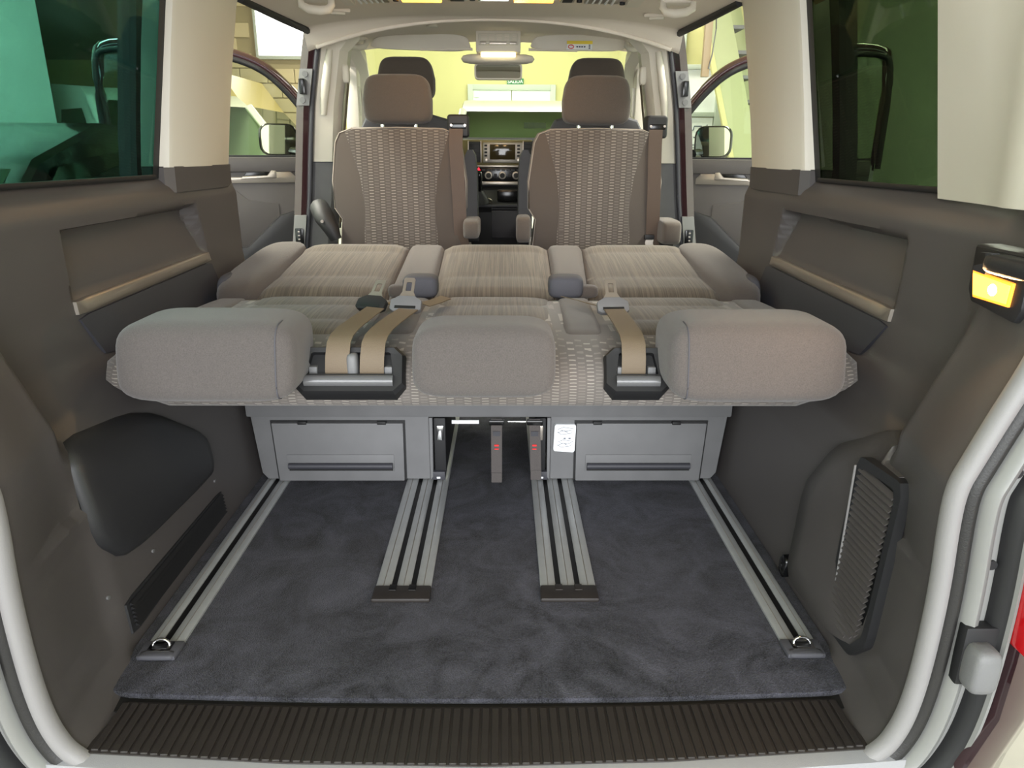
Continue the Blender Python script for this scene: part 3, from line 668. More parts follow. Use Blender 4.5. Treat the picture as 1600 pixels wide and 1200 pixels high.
box('clamp_rod', (.05, .802, .196), (.10, .808, .200), 'chrome', bench, .001)
box('tag_strip', (-.105, .815, .188), (-.030, .818, .198), 'paper', bench, 0)
stk = prism('instruction_label', chaikin([Vector((.178, .104)), Vector((.238, .100)), Vector((.240, .184)), Vector((.181, .184))], 2, True, .06), .8195, .8345, 'y', 'paper', bench, 0)
for zo in (.112, .150):
    for pts in ([(.188, .012), (.200, .004), (.226, .008), (.232, .022), (.205, .026), (.190, .020)], [(.195, .018), (.212, .014), (.228, .018)], [(.190, .010), (.205, .016), (.218, .010)]):
        tube('label_drawing', [(x, .8188, zo+z) for x, z in pts], .0006, 'blue', stk, 5)
for x in (.206, .220): box('label_mark', (x, .8186, .141), (x+.006, .8192, .144), 'blue', stk, 0)

# ================================================================== SECOND ROW SWIVEL SEATS
def captain(xc, mir, label, tilt):
    """mir=1: belt on the +x side"""
    t = thing('swivel_seat', (xc, 1.80, 0), label, 'seat', 'second row seats')
    yb = 1.75
    out = [(-.232, .42), (-.235, .56), (-.224, .66), (-.250, .70), (-.252, .80), (-.232, .94), (-.215, .972), (-.17, .988), (0, .992), (.17, .988), (.215, .972), (.232, .94), (.252, .80), (.250, .70), (.224, .66), (.235, .56), (.232, .42)]
    def ring(s, y, dz=0): return [(xc + x*s, y, .70 + (z-.70)*(1-(1-s)*1.0) + dz) for x, z in out]
    loft('backrest_shell', [ring(.93, yb-.018), ring(.985, yb-.008), ring(1, yb+.012), ring(1, yb+.07), ring(.97, yb+.11), ring(.90, yb+.13)], 'fabric2', t, smooth=40)
    # raised woven centre, narrow waist
    cen = [(-.140, .42), (-.140, .60), (-.132, .70), (-.145, .82), (-.190, .972), (-.16, .984), (.16, .984), (.190, .972), (.145, .82), (.132, .70), (.140, .60), (.140, .42)]
    loft('backrest_cloth', [[(xc + x*s, yb-o, .70+(z-.70)*(s if z > .9 else 1)) for x, z in cen] for s, o in ((1.0, .010), (.992, .0195), (.94, .0225), (.5, .024))], 'weave', t, smooth=40)
    for z in (.615,): tube('cloth_seam', [(xc+x, yb-.0225, z) for x in (-.13, 0, .13)], .0015, 'fabric2', t, 5)
    tube('piping', [(xc + x*.985, yb-.010, .70+(z-.70)*.985) for x, z in out], .0022, 'pipe', t, 6)
    # headrest and posts
    hr = pillow('headrest', (xc+.0, yb+.055, 1.086), (.250, .115, .172), 'fabric2', t, (.32, .38), 36, 18, lambda p: Vector((p.x*(1-.10*max(0, p.z)/.09), p.y, p.z)))
    for k in (-1, 1): disc('headrest_post', (xc + k*.062, yb+.05, 1.0), .007, .06, 'z', 'chrome', hr, 12)
    # integrated belt guide
    gx = xc + mir*.222
    gd = box('belt_guide', (gx-.040, yb-.005, .955), (gx+.040, yb+.07, 1.035), 'blackm', t, .014, 3)
    box('guide_slot', (gx-.026, yb-.0075, .985), (gx+.030, yb+.005, 1.005), 'black', gd, .003)
    for k in (-.024, .026): disc('guide_screw', (gx+k, yb-.009, .997), .0045, .006, 'y', 'satin', gd, 10)
    band('belt_webbing', [((gx - mir*.006, yb-.016, .985), (1, 0, 0)), ((gx - mir*.008, yb-.024, .93), (1, 0, 0)), ((gx - mir*.000, yb-.024, .75), (1, 0, 0)), ((gx+mir*.004, yb-.020, .62), (1, 0, 0)), ((gx+mir*.012, yb-.01, .56), (1, 0, 0))], .05, .002, 'beltb', t)
    # seat squab, swivel base
    pillow('squab', (xc, 2.06, .47), (.50, .54, .17), 'fabric', t, (.35, .4), 30, 14)
    prism('swivel_base', chaikin([Vector((xc-.22, 1.86)), Vector((xc+.22, 1.86)), Vector((xc+.22, 2.26)), Vector((xc-.22, 2.26))], 2), .0, .40, 'z', 'darker', t, .01)
    return t
lseat = captain(-.352, 1, 'cloth swivel seat on the left, seen from behind with chrome headrest posts showing', 0)
rseat = captain(.380, 1, 'cloth swivel seat on the right, headrest pushed fully down', 0)
def armrest(t, pts, r, m='fabric2', h=.055):
    """padded arm, a thick bar with a rounded pad"""
    return pts
def pad_arm(t, c, s, rot, m='fabric2'):
    o = pillow('armrest', c, s, m, t, (.38, .40), 24, 14, None, rot)
    disc('armrest_pivot', (c[0], c[1]+.02, c[2]-s[2]*.30-.02), .018, s[0]*.8, 'x', 'blackm', o, 14); return o
pad_arm(lseat, (-.082, 1.74, .632), (.062, .24, .070), None)
pad_arm(rseat, (.113, 1.74, .628), (.056, .14, .100), None)
pad_arm(rseat, (.662, 1.74, .622), (.075, .22, .090), None)
# raised arm on the left of the left seat
ar = tube('armrest', [(-.598, 1.72, .585), (-.612, 1.72, .625), (-.640, 1.74, .665), (-.672, 1.80, .698), (-.690, 1.84, .708)], [.022, .030, .038, .036, .018], 'blackm', lseat, 14)
disc('armrest_button', (-.640, 1.698, .655), .006, .006, 'y', 'satin', ar, 10)
band('belt_buckle_strap', [((.600, 1.735, .60), (1, 0, 0)), ((.595, 1.73, .575), (1, 0, 0)), ((.605, 1.72, .545), (1, 0, 0))], .03, .003, 'satin', rseat)
box('belt_buckle', (.575, 1.715, .590), (.612, 1.735, .608), 'blackm', rseat, .004)

# cab seats in front
def cab_seat(xc, label):
    t = thing('cab_seat', (xc, 2.55, 0), label, 'seat', 'cab seats')
    yb = 2.46; out = [(-.25, .50), (-.265, .70), (-.262, .85), (-.24, .96), (-.19, 1.05), (-.10, 1.075), (.10, 1.075), (.19, 1.05), (.24, .96), (.262, .85), (.265, .70), (.25, .50)]
    loft('backrest', [[(xc+x*s, y, .75+(z-.75)*s) for x, z in out] for s, y in ((.90, yb), (.97, yb+.01), (1, yb+.03), (1, yb+.12), (.92, yb+.16))], 'fabric3', t, smooth=40)
    hr = pillow('headrest', (xc, yb+.09, 1.225), (.262, .12, .185), 'fabric2', t, (.32, .40), 36, 18, lambda p: Vector((p.x*(1-.14*max(0, p.z)/.09), p.y, p.z)))
    for k in (-1, 1): disc('headrest_post', (xc+k*.06, yb+.09, 1.11), .007, .08, 'z', 'chrome', hr, 12)
    pillow('squab', (xc, 2.78, .60), (.52, .52, .18), 'fabric3', t, (.35, .4), 30, 14)
    box('seat_pedestal', (xc-.22, 2.55, .0), (xc+.22, 2.98, .52), 'darker', t, .02)
    return t
cab_seat(-.412, 'cab seat whose headrest top shows above the left swivel seat')
cab_seat(.468, 'cab seat whose headrest top shows above the right swivel seat')
for o, x in (('cab_seat', -.118), ('cab_seat.001', .140)):
    p = bpy.data.objects[o]
    a = loft('folded_armrest', [[(x + dx*s, y, z) for dx, y in ((-.032, 2.44), (.032, 2.44), (.036, 2.50), (.03, 2.56), (-.03, 2.56), (-.036, 2.50))] for z, s in ((.50, .95), (.60, 1), (.82, .95), (.89, .75), (.915, .35))], 'panel', p, smooth=50)

# ================================================================== DASHBOARD
ds = thing('dashboard', (0, 3.5, .5), 'dashboard with central touchscreen, seen between the two swivel seats', 'dashboard')
loft('dash_top', [[(x, 3.20, .93), (x, 3.185, .965), (x, 3.22, .985), (x, 3.5, .98), (x, 3.95, .93), (x, 3.95, .55), (x, 3.24, .55)] for x in (-.82, -.4, 0, .4, .82)], 'panel', ds, smooth=30)
DY = 3.185
fc = box('centre_fascia', (-.20, DY, .835), (.20, 3.25, .972), 'satin', ds, .006)
fc.data.materials[0] = mat('ambient_tinted_fascia', (112, 102, 66), .3, metal=.4)  # olive-gold cast of the ambient light put into the fascia colour
for xa, xb in ((-.158, -.092), (.150, .21)):
    v = box('air_vent', (xa, DY-.006, .852), (xb, DY+.02, .962), 'slot', ds, .003)
    for i in range(5): box('vane', (xa+.004, DY-.012, .862+.021*i), (xb-.004, DY+.002, .868+.021*i), 'blackm', v, .001)
    for x in (xa-.005, xb): box('vent_trim', (x, DY-.010, .848), (x+.005, DY+.01, .966), 'satin', v, .001)
sc_ = box('touchscreen', (-.078, DY-.010, .848), (.148, DY+.01, .958), 'satin', ds, .006)
box('display', (-.040, DY-.013, .866), (.104, DY-.005, .948), 'screen', sc_, .002)
for i in range(4):
    for x in (-.062, .122): box('screen_key', (x-.008, DY-.0125, .882+.018*i), (x+.008, DY-.008, .892+.018*i), 'blackm', sc_, .001)
for x in (-.060, .122): disc('screen_knob', (x, DY-.016, .864), .011, .014, 'y', 'satin', sc_, 16, .002)
box('fascia_bar', (-.13, DY-.008, .825), (.16, DY+.02, .836), 'satin', ds, .002)
cl = box('climate_panel', (-.125, DY-.004, .745), (.150, DY+.04, .823), 'black', ds, .004)
for i in range(8): box('climate_key', (-.085+.028*i, DY-.007, .806), (-.066+.028*i, DY-.002, .814), 'panel', cl, .001)
for x in (-.047, .031, .108):
    k = disc('climate_knob', (x, DY-.012, .781), .022, .022, 'y', 'satin', cl, 22, .003); disc('knob_face', (x, DY-.024, .781), .014, .004, 'y', 'blackm', k, 18)
for x in (-.008, .070): box('climate_switch', (x-.009, DY-.008, .772), (x+.009, DY-.002, .790), 'panel', cl, .002)
hz = prism('hazard_button', [(-.113, .808), (-.093, .808), (-.103, .824)], DY-.010, DY, 'y', 'redp', cl, 0)
hz.data.materials[0] = mat('lit_red_button', (255, 40, 50), .4, emit=((255, 30, 50), 2.0))
box('climate_trim', (-.125, DY-.008, .728), (.150, DY+.03, .748), 'satin', ds, .004)
prism('lower_console', [(3.10, .30), (3.10, .585), (3.08, .625), (3.12, .640), (3.20, .72), (3.3, .72), (3.3, .30)], -.155, .165, 'x', 'darker', ds, .006)
box('cup_holder', (.000, 3.105, .642), (.130, 3.185, .705), 'black', ds, .012)
tube('cup_holder_rim', [(.065+.055*math.cos(a), 3.125, .672+.024*math.sin(a)) for a in [2*math.pi*i/20 for i in range(20)]], .003, 'panel', ds, 6, True)
box('console_bin', (-.03, 3.085, .44), (.15, 3.11, .595), 'panel', ds, .006)
box('bin_gap', (-.03, 3.083, .600), (.15, 3.10, .607), 'slot', ds, 0)
box('console_edge', (-.15, 3.07, .612), (.16, 3.10, .626), 'panel', ds, .003)
gl = tube('gear_gaiter', [(-.085, 3.10, .635), (-.088, 3.09, .67), (-.094, 3.08, .70)], [.045, .034, .016], 'blackm', ds, 12)
tube('gear_lever', [(-.094, 3.08, .70), (-.098, 3.07, .745), (-.098, 3.06, .775), (-.096, 3.055, .795), (-.094, 3.05, .805)], [.014, .017, .020, .019, .008], 'black', ds, 14)
disc('gear_badge', (-.097, 3.046, .782), .010, .008, 'y', 'satin', ds, 14)
tube('gaiter_trim', [(-.085+.058*math.cos(a), 3.10-.012*math.sin(a), .645+.018*math.sin(a)) for a in [math.pi*(-.6+1.1*i/14) for i in range(15)]], .003, 'satin', ds, 6)

# ================================================================== ROOF FITTINGS
oc = thing('overhead_console', (0, 1.42, 1.34), 'long overhead console across the headliner with two lit amber lamps', 'console')
def cz(x, y): return ceil_z(x, y)
xs = [-.47+.94*i/20 for i in range(21)]
loft('console_body', [[(x, 1.35, cz(x, 1.35)+.002), (x, 1.36, cz(x, 1.36)-.012), (x, 1.50, cz(x, 1.50)-.012), (x, 1.535, cz(x, 1.535)-.007), (x, 1.55, cz(x, 1.55)+.002)] for x in xs], 'liner2', oc, smooth=40)
def cpart(nm, xa, xb, m, ya=1.395, yb=1.512, d=.016, par=None, bv=.003):
    x = (xa+xb)/2; return box(nm, (xa, ya, cz(x, 1.42)-d), (xb, yb, cz(x, 1.46)-.008), m, par or oc, bv)
for xa, xb in ((-.285, -.160), (.070, .195)):
    lp = cpart('lamp_lens', xa, xb, 'hot', d=.020)
    l = bpy.data.lights.new('overhead_lamp', 'AREA'); l.shape = 'RECTANGLE'; l.size = .11; l.size_y = .10; l.energy = 1.0; l.color = (1, .70, .40)
    lo_ = bpy.data.objects.new('overhead_lamp_light', l); COL.objects.link(lo_); lo_.location = ((xa+xb)/2, 1.45, cz(.1, 1.45)-.03)
cpart('display', -.045, .055, 'black')
for xa, xb in ((-.425, -.325), (.292, .405)):
    g = cpart('air_grille', xa, xb, 'satin')
    for i in range(5): cpart('grille_bar', xa+.006+i*(xb-xa-.012)/5, xa+.012+i*(xb-xa-.012)/5, 'paper', par=g, d=.0185, bv=.001)
for xa, xb in ((-.140, -.080), (.215, .262)):
    f = cpart('console_clip', xa, xb, 'satin', d=.017); cpart('clip_recess', xa+.008, xb-.008, 'blackm', 1.46, 1.505, .0185, f, .001)
for x in (-.305, -.062, .278, .415): disc('console_knob', (x, 1.50, cz(x, 1.50)-.014), .009, .012, 'z', 'blackm', oc, 14)
cpart('end_vent', .425, .468, 'beige', d=.02); cpart('end_vent', -.468, -.435, 'beige', d=.02)
# grab handles
def grab(p, side, label, big=1.0):
    p = Vector(p); t = thing('grab_handle', p, label, 'grab handle', 'roof grab handles')
    s = big
    pillow('mount', p + Vector((0, 0, 0)), (.11*s, .06*s, .020), 'liner2', t, (.6, .6), 20, 8)
    tube('grip', [p + Vector((side*a*s, b*s, c*s)) for a, b, c in ((-.045, -.02, -.004), (-.042, -.025, -.024), (-.020, -.030, -.036), (.015, -.03, -.040), (.040, -.025, -.036), (.048, -.018, -.022), (.046, -.01, -.004))], [.010*s, .012*s, .013*s, .014*s, .013*s, .012*s, .010*s], 'beige', t, 12)
    return t
grab((-.545, 1.46, ceil_z(-.545, 1.46)-.002), 1, 'beige grab handle above the left sliding door, behind the coat hook')
grab((.578, 1.44, ceil_z(.578, 1.44)-.002), -1, 'beige grab handle above the right sliding door, behind the coat hook')
grab((-.650, 2.64, 1.405), 1, 'beige grab handle beside the left sun visor', 1.0)
grab((.660, 2.64, 1.405), -1, 'beige grab handle beside the right sun visor', 1.0)
for x, y, s, wd in ((-.540, 1.73, 1, 'left'), (.578, 1.76, -1, 'right')):
    z = ceil_z(x, y); t = thing('coat_hook', (x, y, z), 'small folding coat hook in the headliner on the %s' % wd, 'hook')
    box('hook_plate', (x-.042, y-.020, z-.008), (x+.042, y+.020, z+.004), 'liner2', t, .004, rot=('Z', s*R(20)))
    box('hook_flap', (x-.026, y-.012, z-.016), (x+.026, y+.008, z-.006), 'beige', t, .003, rot=('Z', s*R(20)))
# sun visors, roof module, mirror
for xa, xb, lab in ((-.625, -.115, 'beige sun visor folded up left of the roof console'), (.160, .640, 'beige sun visor with a warning sticker right of the roof console')):
    t = thing('sun_visor', ((xa+xb)/2, 2.82, 1.41), lab, 'sun visor', 'sun visors')
    pts = chaikin([Vector((xa, 1.385)), Vector((xb, 1.372 if xa < 0 else 1.378)), Vector((xb-(.03 if xa < 0 else 0), 1.452)), Vector((xa+(.03 if xa > 0 else .04), 1.448 if xa > 0 else 1.44))], 3, True, .16)
    secs = []
    for s, d in ((.97, .0), (1, .006), (1, .014), (.97, .02)):
        c = sum(pts, Vector((0, 0)))/len(pts); secs.append([(c.x+(p.x-c.x)*s, 2.80+d-(p.y-1.37)*.3, c.y+(p.y-c.y)*s) for p in pts])
    vb = loft('visor_board', secs, 'liner2', t, smooth=50)
    tube('visor_hinge', [(xb if xa < 0 else xa, 2.80, 1.385), ((xa+xb)/2, 2.80, 1.382)], .006, 'liner', t, 8)
    if xa > 0:
        lb = box('warning_sticker', (.345, 2.776, 1.384), (.470, 2.800, 1.422), 'paper', t, 0)
        box('sticker_band', (.345, 2.774, 1.408), (.470, 2.778, 1.422), 'yellow', lb, 0)
        tube('sticker_ring', [(.366+.013*math.cos(a), 2.775, 1.396+.008*math.sin(a)) for a in [2*math.pi*i/16 for i in range(16)]], .002, 'redp', lb, 6, True)
        for i in range(4): box('sticker_text', (.392+.012*i, 2.774, 1.393), (.400+.012*i, 2.7765, 1.399), 'blue', lb, 0)
        for i in range(3): box('sticker_icon', (.452, 2.774, 1.387+.007*i), (.460, 2.7765, 1.391+.007*i), 'blue', lb, 0)
rm = thing('roof_module', (0.008, 2.8, 1.42), 'beige roof module with lamp switches between the sun visors', 'roof console')
box('module_body', (-.098, 2.775, 1.370), (.120, 2.86, 1.468), 'liner2', rm, .008)
box('microphone_panel', (-.085, 2.770, 1.400), (.107, 2.782, 1.452), 'beige', rm, .003)
for i in range(5):
    for j in range(4): box('microphone_slot', (-.072+.038*i, 2.768, 1.422+.007*j), (-.044+.036*i, 2.771, 1.4255+.007*j), 'liner', rm, 0)
box('switch_row', (-.078, 2.766, 1.404), (.100, 2.772, 1.416), 'satin', rm, .002)
for x in (-.040, .060): box('lamp_switch', (x-.008, 2.762, 1.402), (x+.008, 2.772, 1.418), 'beige', rm, .002)
box('lamp_lens', (-.075, 2.770, 1.352), (.097, 2.83, 1.368), 'warm', rm, .004)
pillow('sensor_cover', (.008, 2.90, 1.352), (.37, .12, .045), 'liner', rm, (.4, .6), 24, 8)
mr = thing('rear_view_mirror', (.012, 2.95, 1.30), 'rear-view mirror under the roof module', 'mirror')
mt_ = rrect(.246, .078, .018, 5, .010, 1.300)
prism('mirror_case', mt_, 2.945, 2.985, 'y', 'liner2', mr, .005)
gm = prism('mirror_glass', rrect(.228, .062, .012, 5, .010, 1.300), 2.9435, 2.946, 'y', 'mirror', mr, 0)
tube('mirror_stem', [(.010, 2.965, 1.33), (.010, 2.99, 1.37), (.010, 3.0, 1.42)], .011, 'blackm', mr, 8)
pr_ = disc('roof_button', (-.285, 2.52, ceil_z(-.285, 2.52)-.004), .026, .010, 'z', 'beige', ce, 18, .002)

# ================================================================== CARGO LAMP ON THE RIGHT
lm = thing('cargo_lamp', (.745, .0, .73), 'lit amber load-bay lamp with a bag hook on the right pillar', 'lamp')
def LX(y): return .752 + .12*(y+.05)
def lp(name, poly, d0, d1, m, par, bv=.002):
    vs = [(LX(y)-d0, y, z) for y, z in poly] + [(LX(y)-d1, y, z) for y, z in poly]; n = len(poly)
    return mesh(name, vs, [tuple(range(n)), tuple(range(n, 2*n))] + [(i, (i+1) % n, n+(i+1) % n, n+i) for i in range(n)], m, par, bevel=bv)
lp('lamp_housing', [(.062, .774), (.060, .706), (.045, .688), (-.075, .680), (-.085, .700), (-.085, .776)], -.03, .012, 'darker', lm, .006)
fr = lp('lens_rim', [(.048, .736), (.034, .697), (-.060, .700), (-.062, .734)], .010, .016, 'amberdim', lm, .002)
lp('lamp_lens', [(.043, .732), (.031, .701), (-.056, .704), (-.058, .730)], .012, .0175, 'amber', lm, .001)
pillow('lamp_bulb', (LX(-.02)-.016, -.020, .717), (.008, .026, .018), 'bulb', lm, (1, 1), 14, 8)
lp('hook_recess', [(.055, .770), (.052, .742), (-.08, .744), (-.08, .772)], .011, .0135, 'blackm', lm, .001)
lp('bag_hook', [(.020, .766), (.004, .766), (.004, .752), (.030, .745), (.028, .738), (-.004, .737), (-.012, .748), (-.012, .768)], .013, .026, 'panel', lm, .003)
pillow('hook_bar', (LX(-.05)-.022, -.062, .756), (.03, .10, .028), 'darker', lm, (.4, .5), 20, 8)
l = bpy.data.lights.new('cargo_lamp_light', 'AREA'); l.shape = 'RECTANGLE'; l.size = .10; l.size_y = .03; l.energy = 1.3; l.color = (1, .60, .28)
lo_ = bpy.data.objects.new('cargo_lamp_light', l); COL.objects.link(lo_); lo_.location = (LX(-.01)-.03, -.01, .717); lo_.rotation_euler = (R(90), 0, R(90+8)); 

# ================================================================== OPEN CAB DOORS (hinged at the front, swung out)
def cab_door(side, name, label):
    h = Vector((side*.90, 3.05, 0)); a = R(65); dr = Vector((side*math.sin(a), -math.cos(a), 0)); nv = Vector((-side*math.cos(a), -math.sin(a), 0))   # nv faces the cabin
    def D(s, z, d=0): return h + dr*s + Vector((0, 0, z)) + nv*d
    t = thing(name, h, label, 'door'); t['kind'] = 'structure'
    def slab(nm, poly, d0, d1, m, par, bv=.004):
        n = len(poly); vs = [D(s, z, d0) for s, z in poly] + [D(s, z, d1) for s, z in poly]
        return mesh(nm, vs, [tuple(range(n)), tuple(range(n, 2*n))] + [(i, (i+1) % n, n+(i+1) % n, n+i) for i in range(n)], m, par, bevel=bv)
    slab('door_skin', [(.02, -.35), (1.02, -.35), (1.06, .1), (1.06, .86), (.02, .86)], -.08, -.03, 'paint', t, .01)
    tr = slab('door_card', [(.04, -.30), (1.0, -.30), (1.04, .1), (1.04, .85), (.04, .85)], -.03, .012, 'dark', t, .012)
    slab('card_top', [(.04, .80), (1.04, .80), (1.04, .875), (.04, .875)], -.03, .030, 'dark', tr, .012)
    slab('card_strip', [(.20, .745), (1.0, .745), (1.0, .775), (.34, .775), (.28, .815), (.24, .815), (.20, .775)], .010, .020, 'satin', tr, .003)
    slab('handle_recess', [(.315, .780), (.47, .776), (.44, .812), (.33, .814)], .010, .018, 'black', tr, .004)
    hd = slab('door_handle', [(.30, .770), (.48, .765), (.47, .780), (.345, .784), (.325, .810), (.30, .808)], .018, .032, 'satin', tr, .004)
    slab('card_panel', [(.30, .40), (1.0, .40), (1.0, .70), (.52, .72), (.45, .66), (.30, .64)], .010, .020, 'dark', tr, .008)
    slab('door_pocket', [(.16, .0), (1.0, .0), (1.0, .42), (.48, .42), (.30, .58), (.16, .62)], .011, .06, 'darker', tr, .015)
    # window frame, rising from the hinge to the roof
    top = [(.02, .99), (.13, 1.14), (.20, 1.225), (.30, 1.315), (.43, 1.365), (.60, 1.385), (1.0, 1.385), (1.06, 1.33), (1.06, .86)]
    tp = chaikin([Vector(p) for p in top], 2, False)
    tube('window_frame', [D(p.x, p.y, -.02) for p in tp], .026, 'paint', t, 10)
    tube('frame_seal', [D(p.x+.012, p.y-.024, .004) for p in tp], .014, 'blackm', t, 8)
    gp = [(.04, .86), (.06, 1.0), (.20, 1.20), (.31, 1.30), (.44, 1.35), (.60, 1.37), (1.04, 1.36), (1.04, .86)]
    mesh('window_glass', [D(s, z, -.022) for s, z in gp], [tuple(range(8))], 'green_glass', t)
    slab('window_belt_seal', [(.04, .855), (1.04, .855), (1.04, .885), (.04, .885)], -.04, .012, 'blackm', t, .004)
    # wing mirror on the outside
    mz = .965
    pts = rrect(.20, .165, .05, 5, .25, mz)
    secs = [[D(s_, z_, d) for s_, z_ in [(.25+(p[0]-.25)*k, mz+(p[1]-mz)*k) for p in pts]] for k, d in ((.96, -.120), (1, -.125), (1, -.15), (.85, -.24), (.5, -.27))]
    mir = loft('wing_mirror', secs, 'black', t, smooth=40)
    mesh('mirror_glass', [D(.25+(p[0]-.25)*.90, mz+(p[1]-mz)*.90, -.1185) for p in pts], [tuple(range(len(pts)))], 'mirror', mir)
    tube('mirror_arm', [D(.16, .90, -.04), D(.18, .905, -.12), D(.2, .92, -.18)], .025, 'black', mir, 8)
    return t
cab_door(-1, 'door_1', 'open left cab door with grey trim, seen through the left sliding door opening')
cab_door(1, 'door_2', 'open right cab door with grey trim, seen through the right sliding door opening')
# sliding doors pushed back along the outside of the quarter windows
for side, k, wd in ((-1, 3, 'left'), (1, 4, 'right')):
    t = thing('door_%d' % k, (side*.99, .4, 0), 'sliding door pushed back outside the %s quarter window' % wd, 'door'); t['kind'] = 'structure'
    def dx(z): return 1.00 - (.16*(z-.84) if z > .84 else 0)
    def slab2(nm, ya, yb, za, zb_, m, th=.05):
        zz = [za + (zb_-za)*i/4 for i in range(5)]
        return loft(nm, [[(side*dx(z), ya, z), (side*dx(z), yb, z), (side*(dx(z)+th), yb, z), (side*(dx(z)+th), ya, z)] for z in zz], m, t)
    slab2('door_skin', .20, 1.33, -.35, .80, 'paint')
    slab2('front_frame', 1.08, 1.27, .80, 1.36, 'darker')
    slab2('front_edge', 1.27, 1.33, .80, 1.36, 'base')
    slab2('rear_frame', .20, .30, .80, 1.36, 'blackm')
    slab2('top_frame', .20, 1.33, 1.31, 1.36, 'blackm')
    mesh('window_glass', [(side*(dx(z)+.02), y, z) for y, z in ((.30, .80), (1.08, .80), (1.08, 1.31), (.30, 1.31))], [(0, 1, 2, 3)], 'green_glass', t)

# ================================================================== GARAGE
G = -.58
struct(box('floor_garage', (-8.2, -5.5, G-.1), (6, 10.6, G), 'concrete', None, 0), 'grey concrete floor of the garage', 'floor')
struct(box('ceiling_garage', (-8.2, -2.5, 3.45), (6, 10.6, 3.55), 'wall', None, 0), 'cream garage ceiling', 'ceiling')
struct(box('wall_front', (-2.55, 10.5, G), (6, 10.7, 3.5), 'wall', None, 0), 'cream-green garage wall straight ahead of the van', 'wall')
struct(box('wall_left_garage', (-3.9, -5.5, G), (-3.7, 5.35, 3.5), 'wallteal', None, 0), 'pale green garage wall to the left of the van', 'wall')
struct(box('wall_right_garage', (4.6, -5.5, G), (4.8, 10.6, 3.5), 'wallteal', None, 0), 'pale green garage wall to the right of the van', 'wall')
struct(box('wall_bay', (-8.2, 5.15, G), (-8.0, 10.6, 3.5), 'wall', None, 0), 'cream end wall of the bay where the beige van stands', 'wall')
struct(box('wall_stub', (-8.0, 5.15, G), (-3.9, 5.35, 3.5), 'wall', None, 0), 'cream return wall of the parking bay', 'wall')
# block wall with the bright window
bw = struct(box('wall_block', (-8.0, 10.52, G), (-2.55, 10.7, 3.5), 'mortar', None, 0), 'cream painted block wall beside the bright window', 'wall')
blk = None
for r_ in range(20):
    z = G + .205*r_ + .1
    for c_ in range(7):
        x = -4.9 + .405*c_ + (.2 if r_ % 2 else 0)
        if x < -4.55 or x > -2.7 or z > 3.4: continue
        if -3.72 < x+.10 and z > 2.12 and x < -2.6: continue
        if blk is None: blk = box('block', (x-.197, 10.49, z-.097), (x+.197, 10.54, z+.097), 'block', bw, .006, 1)
        else: again(blk, (x, 10.515, z), bw)
wn = thing('window_4', (-3.15, 10.45, 2.2), 'bright daylit garage window above the parked vans', 'window'); wn['kind'] = 'structure'
box('pane', (-3.56, 10.46, 2.25), (-2.62, 10.49, 3.40), 'daylight', wn, 0)
for lo, hi in (((-3.60, 10.43, 2.20), (-2.58, 10.50, 2.25)), ((-3.60, 10.43, 2.25), (-3.56, 10.50, 3.42)), ((-2.62, 10.43, 2.25), (-2.58, 10.50, 3.42))): box('window_frame', lo, hi, 'steel', wn, .004)
# exit sign and door
ex = thing('exit_sign', (.212, 10.47, 1.92), 'small green exit sign above the grey door on the front wall', 'sign')
box('sign_board', (.212-.125, 10.47, 1.875), (.212+.125, 10.495, 1.965), 'green', ex, 0)
text('sign_text', 'SALIDA', .070, Matrix.Translation((.212, 10.466, 1.92)) @ Matrix.Rotation(R(90), 4, 'X'), 'paper', ex)
dr_ = thing('door_5', (.16, 10.45, G), 'grey double door in the front wall behind the white van', 'door'); dr_['kind'] = 'structure'
for lo, hi in (((-.50, 10.44, G), (-.42, 10.5, 1.88)), ((.74, 10.44, G), (.82, 10.5, 1.88)), ((-.42, 10.44, 1.80), (.74, 10.5, 1.88))): box('door_frame', lo, hi, 'steel', dr_, .004)
for xa, xb in ((-.42, .155), (.165, .74)): box('door_leaf', (xa, 10.46, G), (xb, 10.495, 1.80), 'wallteal', dr_, .004)
box('wall_box', (-.40, 10.44, 1.70), (-.33, 10.47, 1.78), 'paper', dr_, .004)
# right: glazed partition, poster, stairs
pn = thing('wall_partition', (3.2, 9.4, G), 'pale partition with glazed panels right of the van', 'wall'); pn['kind'] = 'structure'
box('partition_panel', (2.2, 9.4, G), (4.6, 9.45, 3.4), 'wall', pn, 0)
for x in (2.42, 2.98, 3.5): box('partition_post', (x-.05, 9.33, G), (x+.05, 9.42, 3.0), 'steel', pn, .005)
for z in (.9, 1.42, 2.02): box('partition_rail', (2.42, 9.34, z-.03), (3.5, 9.41, z+.03), 'steel', pn, .005)
for xa, xb in ((2.47, 2.93), (3.03, 3.45)): box('partition_pane', (xa, 9.385, 1.45), (xb, 9.395, 1.99), 'paper', pn, 0)
ps = thing('poster', (2.72, 9.37, .95), 'white poster with a winged emblem on the partition', 'poster')
box('poster_sheet', (2.50, 9.372, .95), (2.92, 9.38, 1.38), 'paper', ps, 0)
tube('poster_emblem', [(2.72+x, 9.368, 1.22+z) for x, z in ((-.13, .07), (-.10, -.01), (-.06, .0), (-.05, .05), (.05, .05), (.06, .0), (.10, -.01), (.13, .07))], .008, 'blue', ps, 6)
prism('poster_mark', [(2.66, 1.13), (2.78, 1.13), (2.72, 1.09)], 9.366, 9.371, 'y', 'blue', ps, 0)
for i in range(2): box('poster_text', (2.58, 9.368, 1.02-.04*i), (2.86, 9.371, 1.03-.04*i), 'blue', ps, 0)
st = thing('staircase', (2.9, 8, G), 'steep pale green staircase seen through the right sliding door opening', 'staircase')
